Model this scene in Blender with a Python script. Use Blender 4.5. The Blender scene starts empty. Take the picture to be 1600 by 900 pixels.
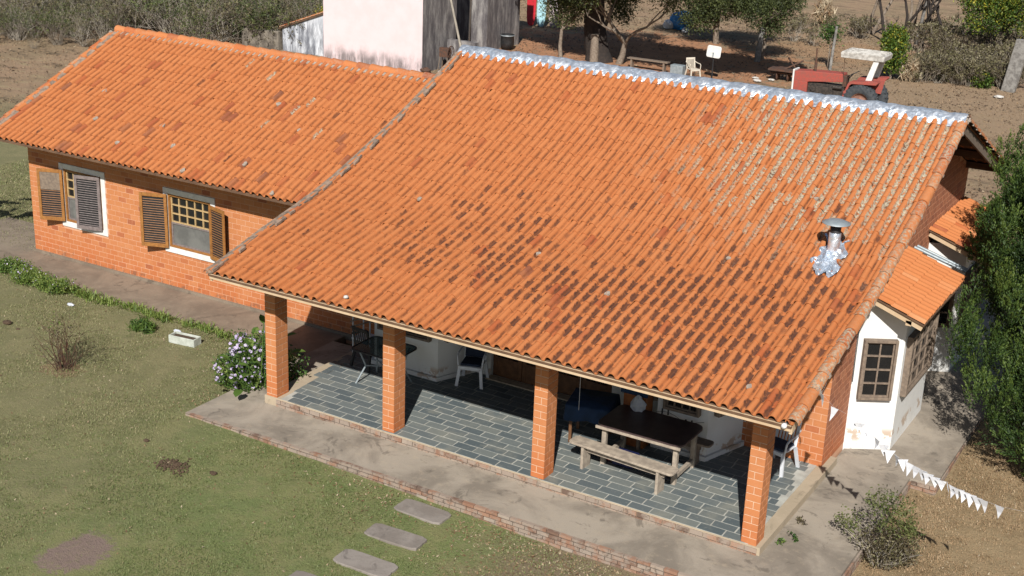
import bpy, math, random
import numpy as np
from mathutils import Vector, Matrix
random.seed(7); rng = np.random.default_rng(7)
R = math.radians

# ------------------------------------------------------------------ camera, sky, sun
sc = bpy.context.scene
COL = sc.collection
cam_d = bpy.data.cameras.new('camera'); cam = bpy.data.objects.new('camera', cam_d); COL.objects.link(cam)
yaw, pitch, roll = -.5263, .3393, .0401
fw = Vector((math.sin(yaw)*math.cos(pitch), math.cos(yaw)*math.cos(pitch), -math.sin(pitch)))
rt = Vector((math.cos(yaw), -math.sin(yaw), 0)); up = rt.cross(fw)
r2 = rt*math.cos(roll)+up*math.sin(roll); u2 = up*math.cos(roll)-rt*math.sin(roll)
cam.matrix_world = Matrix(((r2.x, u2.x, -fw.x, 15.478), (r2.y, u2.y, -fw.y, -17.658), (r2.z, u2.z, -fw.z, 10.445), (0, 0, 0, 1)))
cam_d.sensor_width = 36; cam_d.lens = 2098.83/1600*36; cam_d.clip_end = 1000
sc.camera = cam
SUN = Vector((.435, -1, .87)).normalized()
el = math.asin(SUN.z); az = math.atan2(SUN.x, SUN.y)
world = bpy.data.worlds.new('World'); sc.world = world; world.use_nodes = True
nt = world.node_tree; bg = nt.nodes['Background']
sky = nt.nodes.new('ShaderNodeTexSky'); sky.sky_type = 'NISHITA'; sky.sun_disc = False
sky.sun_elevation = el; sky.sun_rotation = az
nt.links.new(sky.outputs[0], bg.inputs[0]); bg.inputs[1].default_value = .05
sl = bpy.data.lights.new('sun', 'SUN'); sl.energy = 5.0; sl.angle = R(.5); sl.color = (1, .96, .9)
so = bpy.data.objects.new('sun', sl); COL.objects.link(so); so.rotation_euler = SUN.to_track_quat('Z', 'Y').to_euler()
sc.view_settings.view_transform = 'Standard'; sc.view_settings.look = 'None'
sc.view_settings.exposure = 0.12; sc.view_settings.gamma = 1
sc.cycles.diffuse_bounces = 1; sc.cycles.max_bounces = 6

# ------------------------------------------------------------------ materials
class NT:
    def __init__(s, name):
        s.m = bpy.data.materials.new(name); s.m.use_nodes = True; s.t = s.m.node_tree
        s.b = s.t.nodes['Principled BSDF']; s.b.inputs['Roughness'].default_value = .85
    def n(s, typ, **k):
        o = s.t.nodes.new(typ)
        for a, v in k.items(): setattr(o, a, v)
        return o
    def l(s, a, b): s.t.links.new(a, b)
    def pos(s):
        return s.n('ShaderNodeNewGeometry').outputs['Position']
    def noise(s, scale, detail=4, rough=.6, vec=None, dist=0):
        o = s.n('ShaderNodeTexNoise'); o.inputs['Scale'].default_value = scale; o.inputs['Detail'].default_value = detail
        o.inputs['Roughness'].default_value = rough; o.inputs['Distortion'].default_value = dist
        s.l(vec if vec is not None else s.pos(), o.inputs['Vector']); return o.outputs[0]
    def ramp(s, f, stops):
        o = s.n('ShaderNodeValToRGB'); e = o.color_ramp.elements
        while len(e) < len(stops): e.new(.5)
        for x, (p, c) in zip(e, stops):
            x.position = p; x.color = (*c, 1) if len(c) == 3 else c
        s.l(f, o.inputs[0]); return o.outputs[0]
    def step(s, f, a, b, lo=0., hi=1.):
        o = s.n('ShaderNodeMapRange'); o.interpolation_type = 'SMOOTHSTEP'
        for k, v in zip(('From Min', 'From Max', 'To Min', 'To Max'), (a, b, lo, hi)): o.inputs[k].default_value = v
        s.l(f, o.inputs[0]); return o.outputs[0]
    def math(s, op, a, b=None, c=None):
        o = s.n('ShaderNodeMath', operation=op)
        for i, x in enumerate((a, b, c)):
            if x is None: continue
            if isinstance(x, (int, float)): o.inputs[i].default_value = x
            else: s.l(x, o.inputs[i])
        return o.outputs[0]
    def mix(s, f, a, b, blend='MIX'):
        o = s.n('ShaderNodeMix', data_type='RGBA', blend_type=blend)
        for k, x in ((0, f), (6, a), (7, b)):
            if isinstance(x, (int, float)): o.inputs[k].default_value = x
            elif isinstance(x, tuple): o.inputs[k].default_value = (*x, 1)
            else: s.l(x, o.inputs[k])
        return o.outputs[2]
    def attr(s, name):
        return s.n('ShaderNodeAttribute', attribute_name=name).outputs['Fac']
    def bump(s, h, dist=.01, st=.5):
        o = s.n('ShaderNodeBump'); o.inputs['Distance'].default_value = dist; o.inputs['Strength'].default_value = st
        s.l(h, o.inputs['Height']); s.l(o.outputs[0], s.b.inputs['Normal'])
    def out(s, c, rough=None):
        if isinstance(c, tuple): s.b.inputs['Base Color'].default_value = (*c, 1)
        else: s.l(c, s.b.inputs['Base Color'])
        if rough is not None:
            if isinstance(rough, (int, float)): s.b.inputs['Roughness'].default_value = rough
            else: s.l(rough, s.b.inputs['Roughness'])
        return s.m

def mottled(name, c1, c2, scale=6, rough=.85, bump=.004, metallic=0, detail=6):
    m = NT(name); n = m.noise(scale, detail)
    m.bump(m.noise(scale*5, 3), bump)
    m.b.inputs['Metallic'].default_value = metallic
    return m.out(m.mix(m.step(n, .35, .65), c1, c2), rough)

def mat_tile():
    m = NT('clay_tile')
    t = m.attr('tone')
    base = m.ramp(t, [(0, (.24, .10, .065)), (.02, (.38, .11, .05)), (.08, (.47, .135, .05)), (.2, (.53, .185, .065)), (.6, (.565, .208, .078)), (.95, (.59, .225, .085)), (1, (.66, .33, .17))])
    n = m.noise(2.2, 5, .65); n2 = m.noise(26, 4, .7)
    base = m.mix(m.step(n, .35, .7, 0, .5), base, (.58, .228, .092))
    base = m.mix(m.step(n2, .45, .75, 0, .3), base, (.44, .14, .055))
    uv = m.n('ShaderNodeUVMap', uv_map='UVMap').outputs[0]
    sep = m.n('ShaderNodeSeparateXYZ'); m.l(uv, sep.inputs[0]); U, V = sep.outputs[0], sep.outputs[1]
    # soot lies in the pan of each tile: a tongue that starts below the joint
    Uw = m.math('ADD', U, m.math('MULTIPLY', m.math('SUBTRACT', m.noise(12, 3, .5), .5), .35)); pan = m.math('MULTIPLY', m.step(Uw, .50, .66), m.step(Uw, 1.0, .82))
    wob = m.noise(11, 3, .6); ln = m.attr('dlen'); W2 = m.math('ADD', V, m.math('MULTIPLY', m.math('SUBTRACT', wob, .5), .5))
    st0 = m.math('ADD', m.math('MULTIPLY', ln, .22), .06)
    tongue = m.math('MULTIPLY', m.step(m.math('SUBTRACT', W2, st0), -.04, .08), m.step(m.math('SUBTRACT', W2, m.math('ADD', st0, m.math('ADD', m.math('MULTIPLY', m.attr('dark'), .48), .22))), .14, -.06))
    dk = m.math('MULTIPLY', m.math('MULTIPLY', pan, tongue), m.attr('dark'))
    dk = m.math('MULTIPLY', dk, m.step(m.noise(15, 4, .7), .3, .5, .35, 1)); dk = m.math('MINIMUM', m.math('MULTIPLY', dk, 1.5), .96)
    base = m.mix(dk, base, m.mix(m.step(m.noise(5, 3), .4, .6), (.085, .042, .034), (.14, .06, .04)))
    thin = m.math('MULTIPLY', m.math('MULTIPLY', m.step(U, .57, .62), m.step(U, .76, .68)), m.step(m.noise(3, 4, .8), .38, .6, .3, .95))  # dark line paints groove shadow into the colour beside each cover
    sx = m.n('ShaderNodeSeparateXYZ'); m.l(m.pos(), sx.inputs[0])
    base = m.mix(thin, base, m.mix(m.step(sx.outputs[0], 1, 8), (.25, .09, .038), (.15, .06, .032)))
    base = m.mix(1., base, (.91, .865, .80), 'MULTIPLY')
    lc = m.math('MULTIPLY', m.math('MULTIPLY', m.step(U, .5, .6), m.attr('lich')), m.step(m.noise(20, 4, .7), .44, .54))
    lc = m.math('MINIMUM', m.math('MULTIPLY', lc, 1.4), .95); base = m.mix(lc, base, m.mix(m.step(m.noise(40, 3), .4, .6), (.56, .50, .36), (.30, .27, .21)))
    lc2 = m.math('MULTIPLY', m.attr('lich'), m.step(m.noise(40, 3, .7), .6, .7))
    base = m.mix(lc2, base, (.16, .12, .08))
    m.bump(m.noise(60, 3), .004, .5)
    m.b.inputs['Specular IOR Level'].default_value = .25
    return m.out(base, .8)

def mat_brick(name, cols, dirt=.3):
    m = NT(name); t = m.attr('tone'); base = m.ramp(t, cols)
    n = m.noise(9, 6, .7)
    base = m.mix(m.step(n, .45, .8, 0, .45), base, (.62, .27, .14))
    base = m.mix(m.step(m.noise(1.3, 4), .5, .75, 0, dirt), base, (.30, .10, .05))
    z = m.n('ShaderNodeSeparateXYZ'); m.l(m.pos(), z.inputs[0])
    low = m.math('MULTIPLY', m.step(z.outputs[2], .9, -.1), m.step(m.noise(2., 5, .7), .3, .62, .15, .9))
    base = m.mix(low, base, (.50, .145, .045))
    spl = m.math('MULTIPLY', m.step(z.outputs[2], .12, -.15), m.step(m.noise(7, 5, .8), .5, .62, 0, .7))
    base = m.mix(spl, base, (.16, .09, .06))
    m.bump(m.noise(40, 4), .004, .5)
    return m.out(base, .82)

M = {}
M['tile'] = mat_tile()
BR = [(0, (.33, .10, .045)), (.04, (.44, .14, .055)), (.10, (.52, .19, .07)), (.6, (.555, .215, .08)), (1, (.58, .24, .10))]
M['brick'] = mat_brick('orange_brick', BR)
M['brick_dark'] = mat_brick('gable_brick', [(0, (.3, .11, .06)), (.5, (.42, .16, .08)), (1, (.5, .21, .11))])
M['mortar'] = mottled('pink_mortar', (.64, .33, .19), (.68, .39, .25), 5)
M['mortar_light'] = mottled('sand_mortar', (.76, .56, .40), (.68, .46, .31), 8)
def mat_plaster():
    m = NT('white_plaster'); z = m.n('ShaderNodeSeparateXYZ'); m.l(m.pos(), z.inputs[0])
    c = m.mix(m.step(m.noise(2, 5), .4, .7, 0, .6), (.80, .80, .78), (.72, .71, .68))
    n = m.noise(4.5, 6, .7)
    peel = m.math('MULTIPLY', m.step(m.math('ABSOLUTE', m.math('SUBTRACT', z.outputs[2], .13)), .17, .05), m.step(m.noise(2.6, 5, .6), .53, .57))
    c = m.mix(peel, c, (.55, .44, .35))
    grime = m.math('MULTIPLY', m.step(z.outputs[2], .4, -.15), m.step(m.noise(12, 5, .8), .56, .68, 0, .6))
    c = m.mix(grime, c, (.2, .18, .16))
    m.bump(n, .01, .5)
    return m.out(c, .8)
M['plaster'] = mat_plaster()
M['paint_white'] = mottled('white_paint', (.82, .82, .80), (.70, .69, .66), 7, .6)
M['wood_beam'] = mottled('beige_timber', (.55, .40, .25), (.62, .47, .31), 5, .8)
M['wood_window'] = mottled('varnished_timber', (.38, .17, .045), (.28, .12, .035), 14, .5)
M['wood_muntin'] = mottled('pale_muntin_timber', (.56, .40, .20), (.44, .30, .14), 14, .5)
M['wood_shutter'] = mottled('brown_shutter_timber', (.30, .14, .055), (.22, .10, .04), 14, .55)
M['wood_grey'] = mottled('grey_timber', (.17, .135, .13), (.24, .2, .19), 14, .7)  # grey paints in the different light on the half-closed shutter; sashes share it
M['wood_greybrown'] = mottled('weathered_window_timber', (.25, .19, .14), (.17, .13, .10), 16, .8)
M['wood_bench'] = mottled('bleached_bench_timber', (.44, .37, .29), (.30, .25, .2), 9, .85)
M['wood_door'] = mottled('door_timber', (.17, .08, .035), (.11, .05, .022), 9, .5)
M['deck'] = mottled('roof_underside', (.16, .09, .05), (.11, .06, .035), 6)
M['pane_dark'] = mottled('window_glass', (.012, .013, .014), (.02, .02, .02), 3, .08, 0)
M['pane_grey'] = mottled('curtained_glass', (.13, .13, .125), (.19, .19, .18), 2.5, .12, 0)
M['verge_mortar'] = mottled('grey_verge_mortar', (.17, .13, .10), (.36, .25, .18), 9, .9, .01)
M['ridge_mortar'] = mottled('pale_ridge_mortar', (.42, .36, .30), (.30, .24, .19), 18, .9, .01)
def mat_concrete(name, c1, c2, c3, sc_=1.):
    m = NT(name)
    a = m.noise(.9*sc_, 7, .62, dist=.6); b = m.noise(6*sc_, 6, .7)
    c = m.mix(m.step(a, .36, .64), c1, c2)
    c = m.mix(m.step(b, .5, .78, 0, .6), c, c3)
    c = m.mix(m.step(m.noise(2.1, 5, .7, dist=1.2), .56, .68, 0, .65), c, tuple(x*.55 for x in c1))
    c = m.mix(m.step(m.noise(110, 2, .5), .55, .75, 0, .35), c, tuple(x*.5 for x in c1))
    m.bump(m.noise(25, 5), .006, .5)
    return m.out(c, .9)
M['concrete'] = mat_concrete('apron_concrete', (.235, .20, .16), (.39, .335, .27), (.45, .37, .275))
M['concrete_path'] = mat_concrete('path_concrete', (.19, .15, .112), (.27, .215, .16), (.33, .27, .2))
M['concrete_beige'] = mat_concrete('beige_screed', (.48, .39, .28), (.42, .34, .24), (.52, .44, .33))
M['slab'] = mat_concrete('stepping_stone_concrete', (.22, .19, .165), (.30, .265, .235), (.15, .135, .12), 2)
def mat_slate():
    m = NT('slate'); t = m.attr('tone')
    c = m.ramp(t, [(0, (.095, .12, .13)), (.45, (.135, .158, .162)), (.85, (.162, .185, .183)), (1, (.195, .21, .195))])
    c = m.mix(m.step(m.noise(1.4, 5, .6), .48, .7, 0, .65), c, (.27, .27, .23))
    c = m.mix(m.step(m.noise(18, 5, .7), .55, .75, 0, .45), c, (.32, .32, .28))
    m.bump(m.noise(12, 5), .008, .5)
    return m.out(c, .62)
M['slate'] = mat_slate()
M['grout'] = mottled('pale_grout', (.50, .50, .45), (.38, .37, .33), 4)
def mat_edge():
    m = NT('worn_edge_brick'); t = m.attr('tone')
    c = m.ramp(t, [(0, (.15, .10, .075)), (.4, (.29, .155, .10)), (.8, (.36, .21, .14)), (1, (.38, .32, .26))])
    c = m.mix(m.step(m.noise(3, 6, .7), .42, .56, 0, .9), c, (.33, .27, .22))
    c = m.mix(m.step(m.noise(7, 6, .8), .55, .66, 0, .8), c, (.11, .08, .06))
    m.bump(m.noise(20, 4), .01, .6); return m.out(c, .9)
M['edge_brick'] = mat_edge()
def mat_foil():
    m = NT('aluminium_foil'); m.b.inputs['Metallic'].default_value = .72
    n = m.noise(6, 3, .6, dist=.8); m.bump(n, .05, .7)
    return m.out(m.mix(m.step(n, .4, .65), (.58, .66, .76), (.80, .85, .92)), m.step(m.noise(11, 3), .35, .65, .28, .55))  # bluish base colour carries the reflected sky
M['foil'] = mat_foil()
M['steel_dull'] = mottled('dull_sheet_steel', (.28, .33, .36), (.36, .40, .42), 12, .5, .002, .3)
M['black'] = mottled('black_paint', (.015, .016, .018), (.03, .03, .032), 9, .5)
M['plastic_white'] = mottled('white_plastic', (.72, .74, .78), (.62, .64, .68), 6, .4, .001)
M['plastic_cream'] = mottled('cream_plastic', (.68, .62, .52), (.60, .54, .45), 6, .5, .001)
M['navy_cloth'] = mottled('navy_cloth', (.012, .02, .045), (.022, .035, .07), 12, .9)
M['blue_cloth'] = mottled('deep_blue_cloth', (.006, .026, .07), (.009, .036, .10), 5, .8)
M['brown_top'] = mottled('dark_brown_laminate', (.055, .035, .036), (.08, .052, .05), 5, .45)
M['red_plastic'] = mottled('red_plastic', (.6, .04, .035), (.45, .03, .03), 6, .4)
M['blue_plastic'] = mottled('blue_plastic', (.015, .02, .09), (.01, .015, .06), 6, .5)
M['bag'] = mottled('white_bag', (.6, .63, .68), (.5, .53, .6), 9, .6)
M['orange_wood'] = mottled('orange_wood', (.36, .12, .03), (.25, .08, .025), 6, .5)
M['metal_grey'] = mottled('painted_grey_metal', (.22, .26, .28), (.3, .34, .36), 8, .5)
M['flag'] = mottled('white_flag_cloth', (.8, .82, .86), (.72, .74, .8), 9, .8)
M['red_paint'] = mottled('faded_red_paint', (.40, .075, .055), (.30, .085, .065), 9, .7)
M['rust'] = mottled('rusty_iron', (.13, .06, .035), (.07, .045, .035), 9, .85)
M['rubber'] = mottled('tyre_rubber', (.035, .042, .05), (.07, .075, .08), 9, .9)
M['rim'] = mottled('dusty_brown_rim', (.30, .15, .10), (.22, .11, .08), 9, .7)
def mat_leaf(name, stops, trans=.25):
    m = NT(name); c = m.ramp(m.attr('tone'), stops)
    m.l(c, m.b.inputs['Base Color']); m.b.inputs['Roughness'].default_value = .6
    tr = m.n('ShaderNodeBsdfTranslucent'); m.l(c, tr.inputs[0])
    mx = m.n('ShaderNodeMixShader'); mx.inputs[0].default_value = trans
    m.l(m.b.outputs[0], mx.inputs[1]); m.l(tr.outputs[0], mx.inputs[2])
    m.l(mx.outputs[0], m.t.nodes['Material Output'].inputs[0]); return m.m
M['leaf_conifer'] = mat_leaf('conifer_foliage', [(0, (.010, .026, .008)), (.4, (.042, .085, .016)), (.7, (.11, .165, .028)), (1, (.20, .25, .05))])
M['leaf_olive'] = mat_leaf('olive_foliage', [(0, (.04, .055, .02)), (.5, (.09, .115, .035)), (1, (.17, .19, .06))])
M['leaf_yellow'] = mat_leaf('yellowing_foliage', [(0, (.03, .07, .012)), (.5, (.10, .17, .02)), (.8, (.24, .27, .03)), (1, (.45, .38, .04))])
M['leaf_bright'] = mat_leaf('garden_foliage', [(0, (.03, .075, .015)), (.5, (.10, .18, .03)), (1, (.24, .30, .07))])
M['leaf_dry'] = mat_leaf('dry_scrub_foliage', [(0, (.06, .045, .03)), (.4, (.13, .105, .06)), (.75, (.17, .16, .07)), (1, (.33, .29, .18))])
M['leaf_grass'] = mat_leaf('lawn_blades', [(0, (.12, .15, .045)), (.3, (.16, .20, .065)), (.7, (.235, .225, .10)), (1, (.42, .37, .21))], .15)
M['leaf_drygrass'] = mat_leaf('dry_grass_blades', [(0, (.18, .115, .065)), (.4, (.36, .24, .13)), (.8, (.46, .32, .185)), (1, (.5, .4, .26))], .15)
M['leaf_litter'] = mat_leaf('fallen_leaves', [(0, (.14, .075, .04)), (.5, (.33, .22, .12)), (1, (.55, .46, .32))], .1)
M['leaf_yardlitter'] = mat_leaf('dead_yard_leaves', [(0, (.05, .035, .022)), (.6, (.16, .10, .06)), (1, (.42, .33, .22))], .1)
M['petal'] = mat_leaf('pale_violet_petals', [(0, (.48, .36, .68)), (.6, (.66, .55, .80)), (1, (.80, .74, .86))], .2)
M['bark_grey'] = mottled('pale_bark', (.28, .23, .18), (.17, .13, .10), 12, .9, .02)
M['bark_dark'] = mottled('dark_bark', (.045, .033, .027), (.025, .02, .018), 8, .95, .03)
M['twig'] = mottled('bare_twigs', (.21, .17, .13), (.30, .26, .21), 6, .9)
M['twig_pale'] = mottled('bleached_twigs', (.38, .34, .28), (.27, .24, .2), 6, .9)
M['dung'] = mottled('dark_soil_clods', (.06, .038, .022), (.10, .065, .04), 20, .95)
M['white_stone'] = mottled('white_stone', (.62, .60, .56), (.45, .43, .4), 10, .9)
def mat_wallgrime(name, base, base2, dark, zlo, zhi, vert=True):
    m = NT(name); z = m.n('ShaderNodeSeparateXYZ'); m.l(m.pos(), z.inputs[0])
    c = m.mix(m.step(m.noise(1.2, 5), .35, .65), base, base2)
    mp = m.n('ShaderNodeMapping'); mp.inputs['Scale'].default_value = (2.2, 2.2, .45); m.l(m.pos(), mp.inputs['Vector'])
    st = m.noise(1.6, 6, .75, mp.outputs[0])
    g = m.math('MULTIPLY', m.step(m.math('ADD', z.outputs[2], m.math('MULTIPLY', m.noise(2, 5), .7)), zhi, zlo), m.step(st, .3, .62))
    c = m.mix(g, c, dark); m.bump(m.noise(20, 4), .008, .5); return m.out(c, .9)
M['pink_wall'] = mat_wallgrime('pink_limewash', (.74, .595, .60), (.77, .64, .655), (.20, .17, .17), .25, .95)
M['grey_wall'] = mat_wallgrime('stained_render', (.38, .36, .34), (.30, .28, .275), (.10, .09, .095), 2, 9)
M['shed_wall'] = mat_wallgrime('mouldy_whitewash', (.80, .83, .88), (.72, .76, .82), (.15, .16, .19), .9, 2.6)
M['stone_wall'] = mottled('lichened_stone', (.10, .085, .07), (.24, .21, .17), 3, .95, .02)
def mat_board(name, c): return mottled(name, c, tuple(x*.8 for x in c), 4, .4)
M['board_red'] = mat_board('red_board_paint', (.62, .03, .045)); M['board_blue'] = mat_board('pale_blue_board_paint', (.45, .74, .80))
M['sheet_blue'] = mat_board('blue_sheeting', (.03, .22, .55)); M['sheet_white'] = mat_board('white_sheeting', (.7, .75, .8))
M['post'] = mottled('grey_weathered_post', (.30, .29, .27), (.16, .15, .14), 6, .9, .02)
M['lamp_white'] = mottled('white_enamel', (.85, .85, .85), (.75, .75, .75), 5, .3)

# ------------------------------------------------------------------ ground shape and material
def sst(a, b, x):
    t = np.clip((np.asarray(x, float)-a)/(b-a), 0, 1); return t*t*(3-2*t)
def gz(x, y):
    return -.235 - .145*sst(0, 8, x)*sst(6.5, 2.5, y) - .03*sst(-1, -4, y)
def mat_ground():
    m = NT('ground_soil_and_turf'); P = m.pos()
    s = m.n('ShaderNodeSeparateXYZ'); m.l(P, s.inputs[0]); X, Y = s.outputs[0], s.outputs[1]
    w1 = m.noise(.35, 5, .6); w2 = m.noise(1.4, 6, .65); w3 = m.noise(9, 5, .7); w4 = m.noise(45, 3, .7)
    Xw = m.math('ADD', X, m.math('MULTIPLY', m.math('SUBTRACT', w1, .5), 7.)); Yw = m.math('ADD', Y, m.math('MULTIPLY', m.math('SUBTRACT', w2, .5), 4.))
    green = m.mix(m.step(w2, .35, .65), (.165, .205, .068), (.235, .235, .095))
    olive = m.mix(m.step(w2, .4, .65), (.205, .195, .09), (.26, .235, .115))
    dry = m.mix(m.step(w2, .38, .64), (.38, .275, .155), (.29, .205, .11))
    brown = m.mix(m.step(w1, .4, .62), (.37, .245, .155), (.30, .215, .13))
    red = m.mix(m.step(w2, .35, .65), (.48, .235, .12), (.38, .175, .09))
    # lawn: green towards the corner of the apron, browner to the left
    gm = m.math('MULTIPLY', m.step(Xw, -3.5, 2.), m.step(Yw, 1.8, -1.2))
    c = m.mix(gm, olive, green)
    c = m.mix(m.math('MULTIPLY', m.step(Xw, 5.2, 7.0), m.step(Yw, 3.5, 1.5)), c, (.23, .175, .11))
    c = m.mix(m.step(Xw, 8.6, 10.2), c, dry)
    c = m.mix(m.step(Yw, 11, 17), c, brown)
    far = m.step(Y, 10, 16); mp = m.n('ShaderNodeMapping'); mp.inputs['Scale'].default_value = (.6, 1.5, 1); m.l(P, mp.inputs['Vector']); wf = m.noise(1.1, 7, .72, mp.outputs[0])
    c = m.mix(m.math('MULTIPLY', far, m.step(wf, .52, .66, 0, .75)), c, (.40, .31, .18))
    c = m.mix(m.math('MULTIPLY', far, m.step(wf, .47, .36, 0, .8)), c, (.13, .09, .055))  # dark patches paint dappled tree shade into the yard colour
    def ell(cx, cy, rx, ry, wob=1.):
        a = m.math('DIVIDE', m.math('SUBTRACT', X, cx), rx); b = m.math('DIVIDE', m.math('SUBTRACT', Y, cy), ry)
        d = m.math('ADD', m.math('MULTIPLY', a, a), m.math('MULTIPLY', b, b))
        return m.step(m.math('ADD', m.math('SQRT', d), m.math('ADD', m.math('MULTIPLY', m.math('SUBTRACT', w2, .5), wob*2.6), m.math('MULTIPLY', m.math('SUBTRACT', w3, .5), 1.3))), 1.1, .8)
    c = m.mix(ell(-12, 41, 8.5, 7), c, red)
    c = m.mix(m.math('MULTIPLY', ell(-4, 49, 5, 3.5), .7), c, (.40, .24, .13))
    c = m.mix(m.math('MULTIPLY', ell(-21, 22, 6, 3.5), .8), c, (.33, .225, .16))
    c = m.mix(m.math('MULTIPLY', ell(3.5, 40, 6, 8), .8), c, (.37, .255, .16))
    c = m.mix(m.math('MULTIPLY', ell(6, 52, 7, 6), .8), c, (.30, .19, .14))
    c = m.mix(ell(1.15, -5.65, .5, .62, .5), c, (.25, .18, .15))
    c = m.mix(m.math('MULTIPLY', ell(-4.45, -1.0, .5, .35, .6), .8), c, (.25, .16, .09))
    c = m.mix(m.step(w3, .48, .7, 0, .4), c, (.27, .225, .13))
    c = m.mix(m.step(w4, .5, .68, 0, .5), c, (.10, .085, .04))
    m.bump(m.math('ADD', w3, w4), .035, .8)
    return m.out(c, .95)
M['ground'] = mat_ground()

# ------------------------------------------------------------------ mesh builders
def link(o, parent=None):
    COL.objects.link(o)
    if parent is not None: o.parent = parent
    return o
def tag(o, label=None, cat=None, group=None, kind=None):
    if label: o['label'] = label
    if cat: o['category'] = cat
    if group: o['group'] = group
    if kind: o['kind'] = kind
    return o
def empty(name, loc, label, cat, group=None, rz=0):
    o = bpy.data.objects.new(name, None); o.empty_display_size = .2; COL.objects.link(o)
    o.location = loc; o.rotation_euler = (0, 0, rz); tag(o, label, cat, group); return o
def np_mesh(name, verts, faces, mats, parent=None, attrs=None, uv=None, smooth=None, matidx=None, loc=None):
    """faces: (n,k) int array or list of lists. attrs: dict name->(nfaces)"""
    me = bpy.data.meshes.new(name); verts = np.asarray(verts, np.float32)
    if isinstance(faces, np.ndarray): nf, k = faces.shape; tot = np.full(nf, k, np.int32); flat = faces.astype(np.int32).ravel()
    else: nf = len(faces); tot = np.array([len(f) for f in faces], np.int32); flat = np.concatenate([np.asarray(f, np.int32) for f in faces])
    me.vertices.add(len(verts)); me.vertices.foreach_set('co', verts.ravel())
    me.loops.add(len(flat)); me.loops.foreach_set('vertex_index', flat)
    me.polygons.add(nf); st = np.concatenate([[0], np.cumsum(tot)[:-1]]).astype(np.int32)
    me.polygons.foreach_set('loop_start', st)
    try: me.polygons.foreach_set('loop_total', tot)
    except Exception: pass
    if matidx is not None: me.polygons.foreach_set('material_index', np.asarray(matidx, np.int32))
    sm = np.zeros(nf, bool) if smooth is None else (np.full(nf, smooth) if isinstance(smooth, bool) else np.asarray(smooth, bool))
    me.polygons.foreach_set('use_smooth', sm)
    if uv is not None:
        l = me.uv_layers.new(name='UVMap'); l.data.foreach_set('uv', np.asarray(uv, np.float32).ravel())
    for a, v in (attrs or {}).items():
        at = me.attributes.new(a, 'FLOAT', 'FACE'); at.data.foreach_set('value', np.asarray(v, np.float32))
    for m in (mats if isinstance(mats, (list, tuple)) else [mats]): me.materials.append(M[m] if isinstance(m, str) else m)
    me.update(); me.validate()
    o = bpy.data.objects.new(name, me)
    if loc is not None: o.location = loc
    return link(o, parent)

class MB:
    def __init__(s): s.v = []; s.f = []; s.t = []; s.mi = []; s.sm = []
    def add(s, vs, fs, tone=None, mi=0, smooth=False):
        b = len(s.v); s.v += [tuple(v) for v in vs]
        t = random.random() if tone is None else tone
        for f in fs: s.f.append([b+i for i in f]); s.t.append(t); s.mi.append(mi); s.sm.append(smooth)
        return s
    def frame(s, O, U, V, N, u0, u1, v0, v1, n0, n1, **k):
        O, U, V, N = Vector(O), Vector(U), Vector(V), Vector(N)
        vs = [O+U*u+V*v+N*n for n in (n0, n1) for v in (v0, v1) for u in (u0, u1)]
        fs = [(0, 2, 3, 1), (4, 5, 7, 6), (0, 1, 5, 4), (2, 6, 7, 3), (0, 4, 6, 2), (1, 3, 7, 5)]
        if U.cross(V).dot(N) < 0: fs = [f[::-1] for f in fs]
        return s.add(vs, fs, **k)
    def box(s, x0, x1, y0, y1, z0, z1, **k):
        return s.frame((0, 0, 0), (1, 0, 0), (0, 1, 0), (0, 0, 1), x0, x1, y0, y1, z0, z1, **k)
    def cyl(s, p0, p1, r0, r1=None, n=8, caps=True, **k):
        p0, p1 = Vector(p0), Vector(p1); r1 = r0 if r1 is None else r1
        d = (p1-p0); 
        if d.length < 1e-6: return s
        d.normalize(); a = d.orthogonal().normalized(); b = d.cross(a)
        vs = [p+(a*math.cos(2*math.pi*i/n)+b*math.sin(2*math.pi*i/n))*r for p, r in ((p0, r0), (p1, r1)) for i in range(n)]
        fs = [(i, (i+1) % n, n+(i+1) % n, n+i) for i in range(n)]
        k.setdefault('smooth', n > 5); s.add(vs, fs, **k)
        if caps: k['smooth'] = False; s.add(vs, [tuple(range(n))[::-1], tuple(range(n, 2*n))], **k)
        return s
    def tube(s, pts, r, n=6, **k):
        for i in range(len(pts)-1):
            ra = r if isinstance(r, (int, float)) else r[i]; rb = r if isinstance(r, (int, float)) else r[i+1]
            s.cyl(pts[i], pts[i+1], ra, rb, n, **k)
        return s
    def prism(s, poly, z0, z1, O=(0, 0, 0), U=(1, 0, 0), V=(0, 1, 0), N=(0, 0, 1), **k):
        O, U, V, N = Vector(O), Vector(U), Vector(V), Vector(N); n = len(poly)
        vs = [O+U*a+V*b+N*z0 for a, b in poly]+[O+U*a+V*b+N*z1 for a, b in poly]
        fs = [tuple(range(n))[::-1], tuple(range(n, 2*n))]+[(i, (i+1) % n, n+(i+1) % n, n+i) for i in range(n)]
        return s.add(vs, fs, **k)
    def lathe(s, prof, c, n=24, axis='z', **k):
        vs = []; c = Vector(c)
        for r, h in prof:
            for i in range(n):
                a = 2*math.pi*i/n; q = (r*math.cos(a), r*math.sin(a), h)
                q = {'z': q, 'y': (q[0], q[2], q[1]), 'x': (q[2], q[0], q[1])}[axis]; vs.append(c+Vector(q))
        fs = [(j*n+i, j*n+(i+1) % n, (j+1)*n+(i+1) % n, (j+1)*n+i) for j in range(len(prof)-1) for i in range(n)]
        return s.add(vs, fs, smooth=True, **k)
    def build(s, name, mats, parent=None, loc=None):
        o = np_mesh(name, np.array(s.v), s.f, mats, parent, {'tone': s.t}, smooth=s.sm, matidx=s.mi, loc=loc)
        return o
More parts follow.
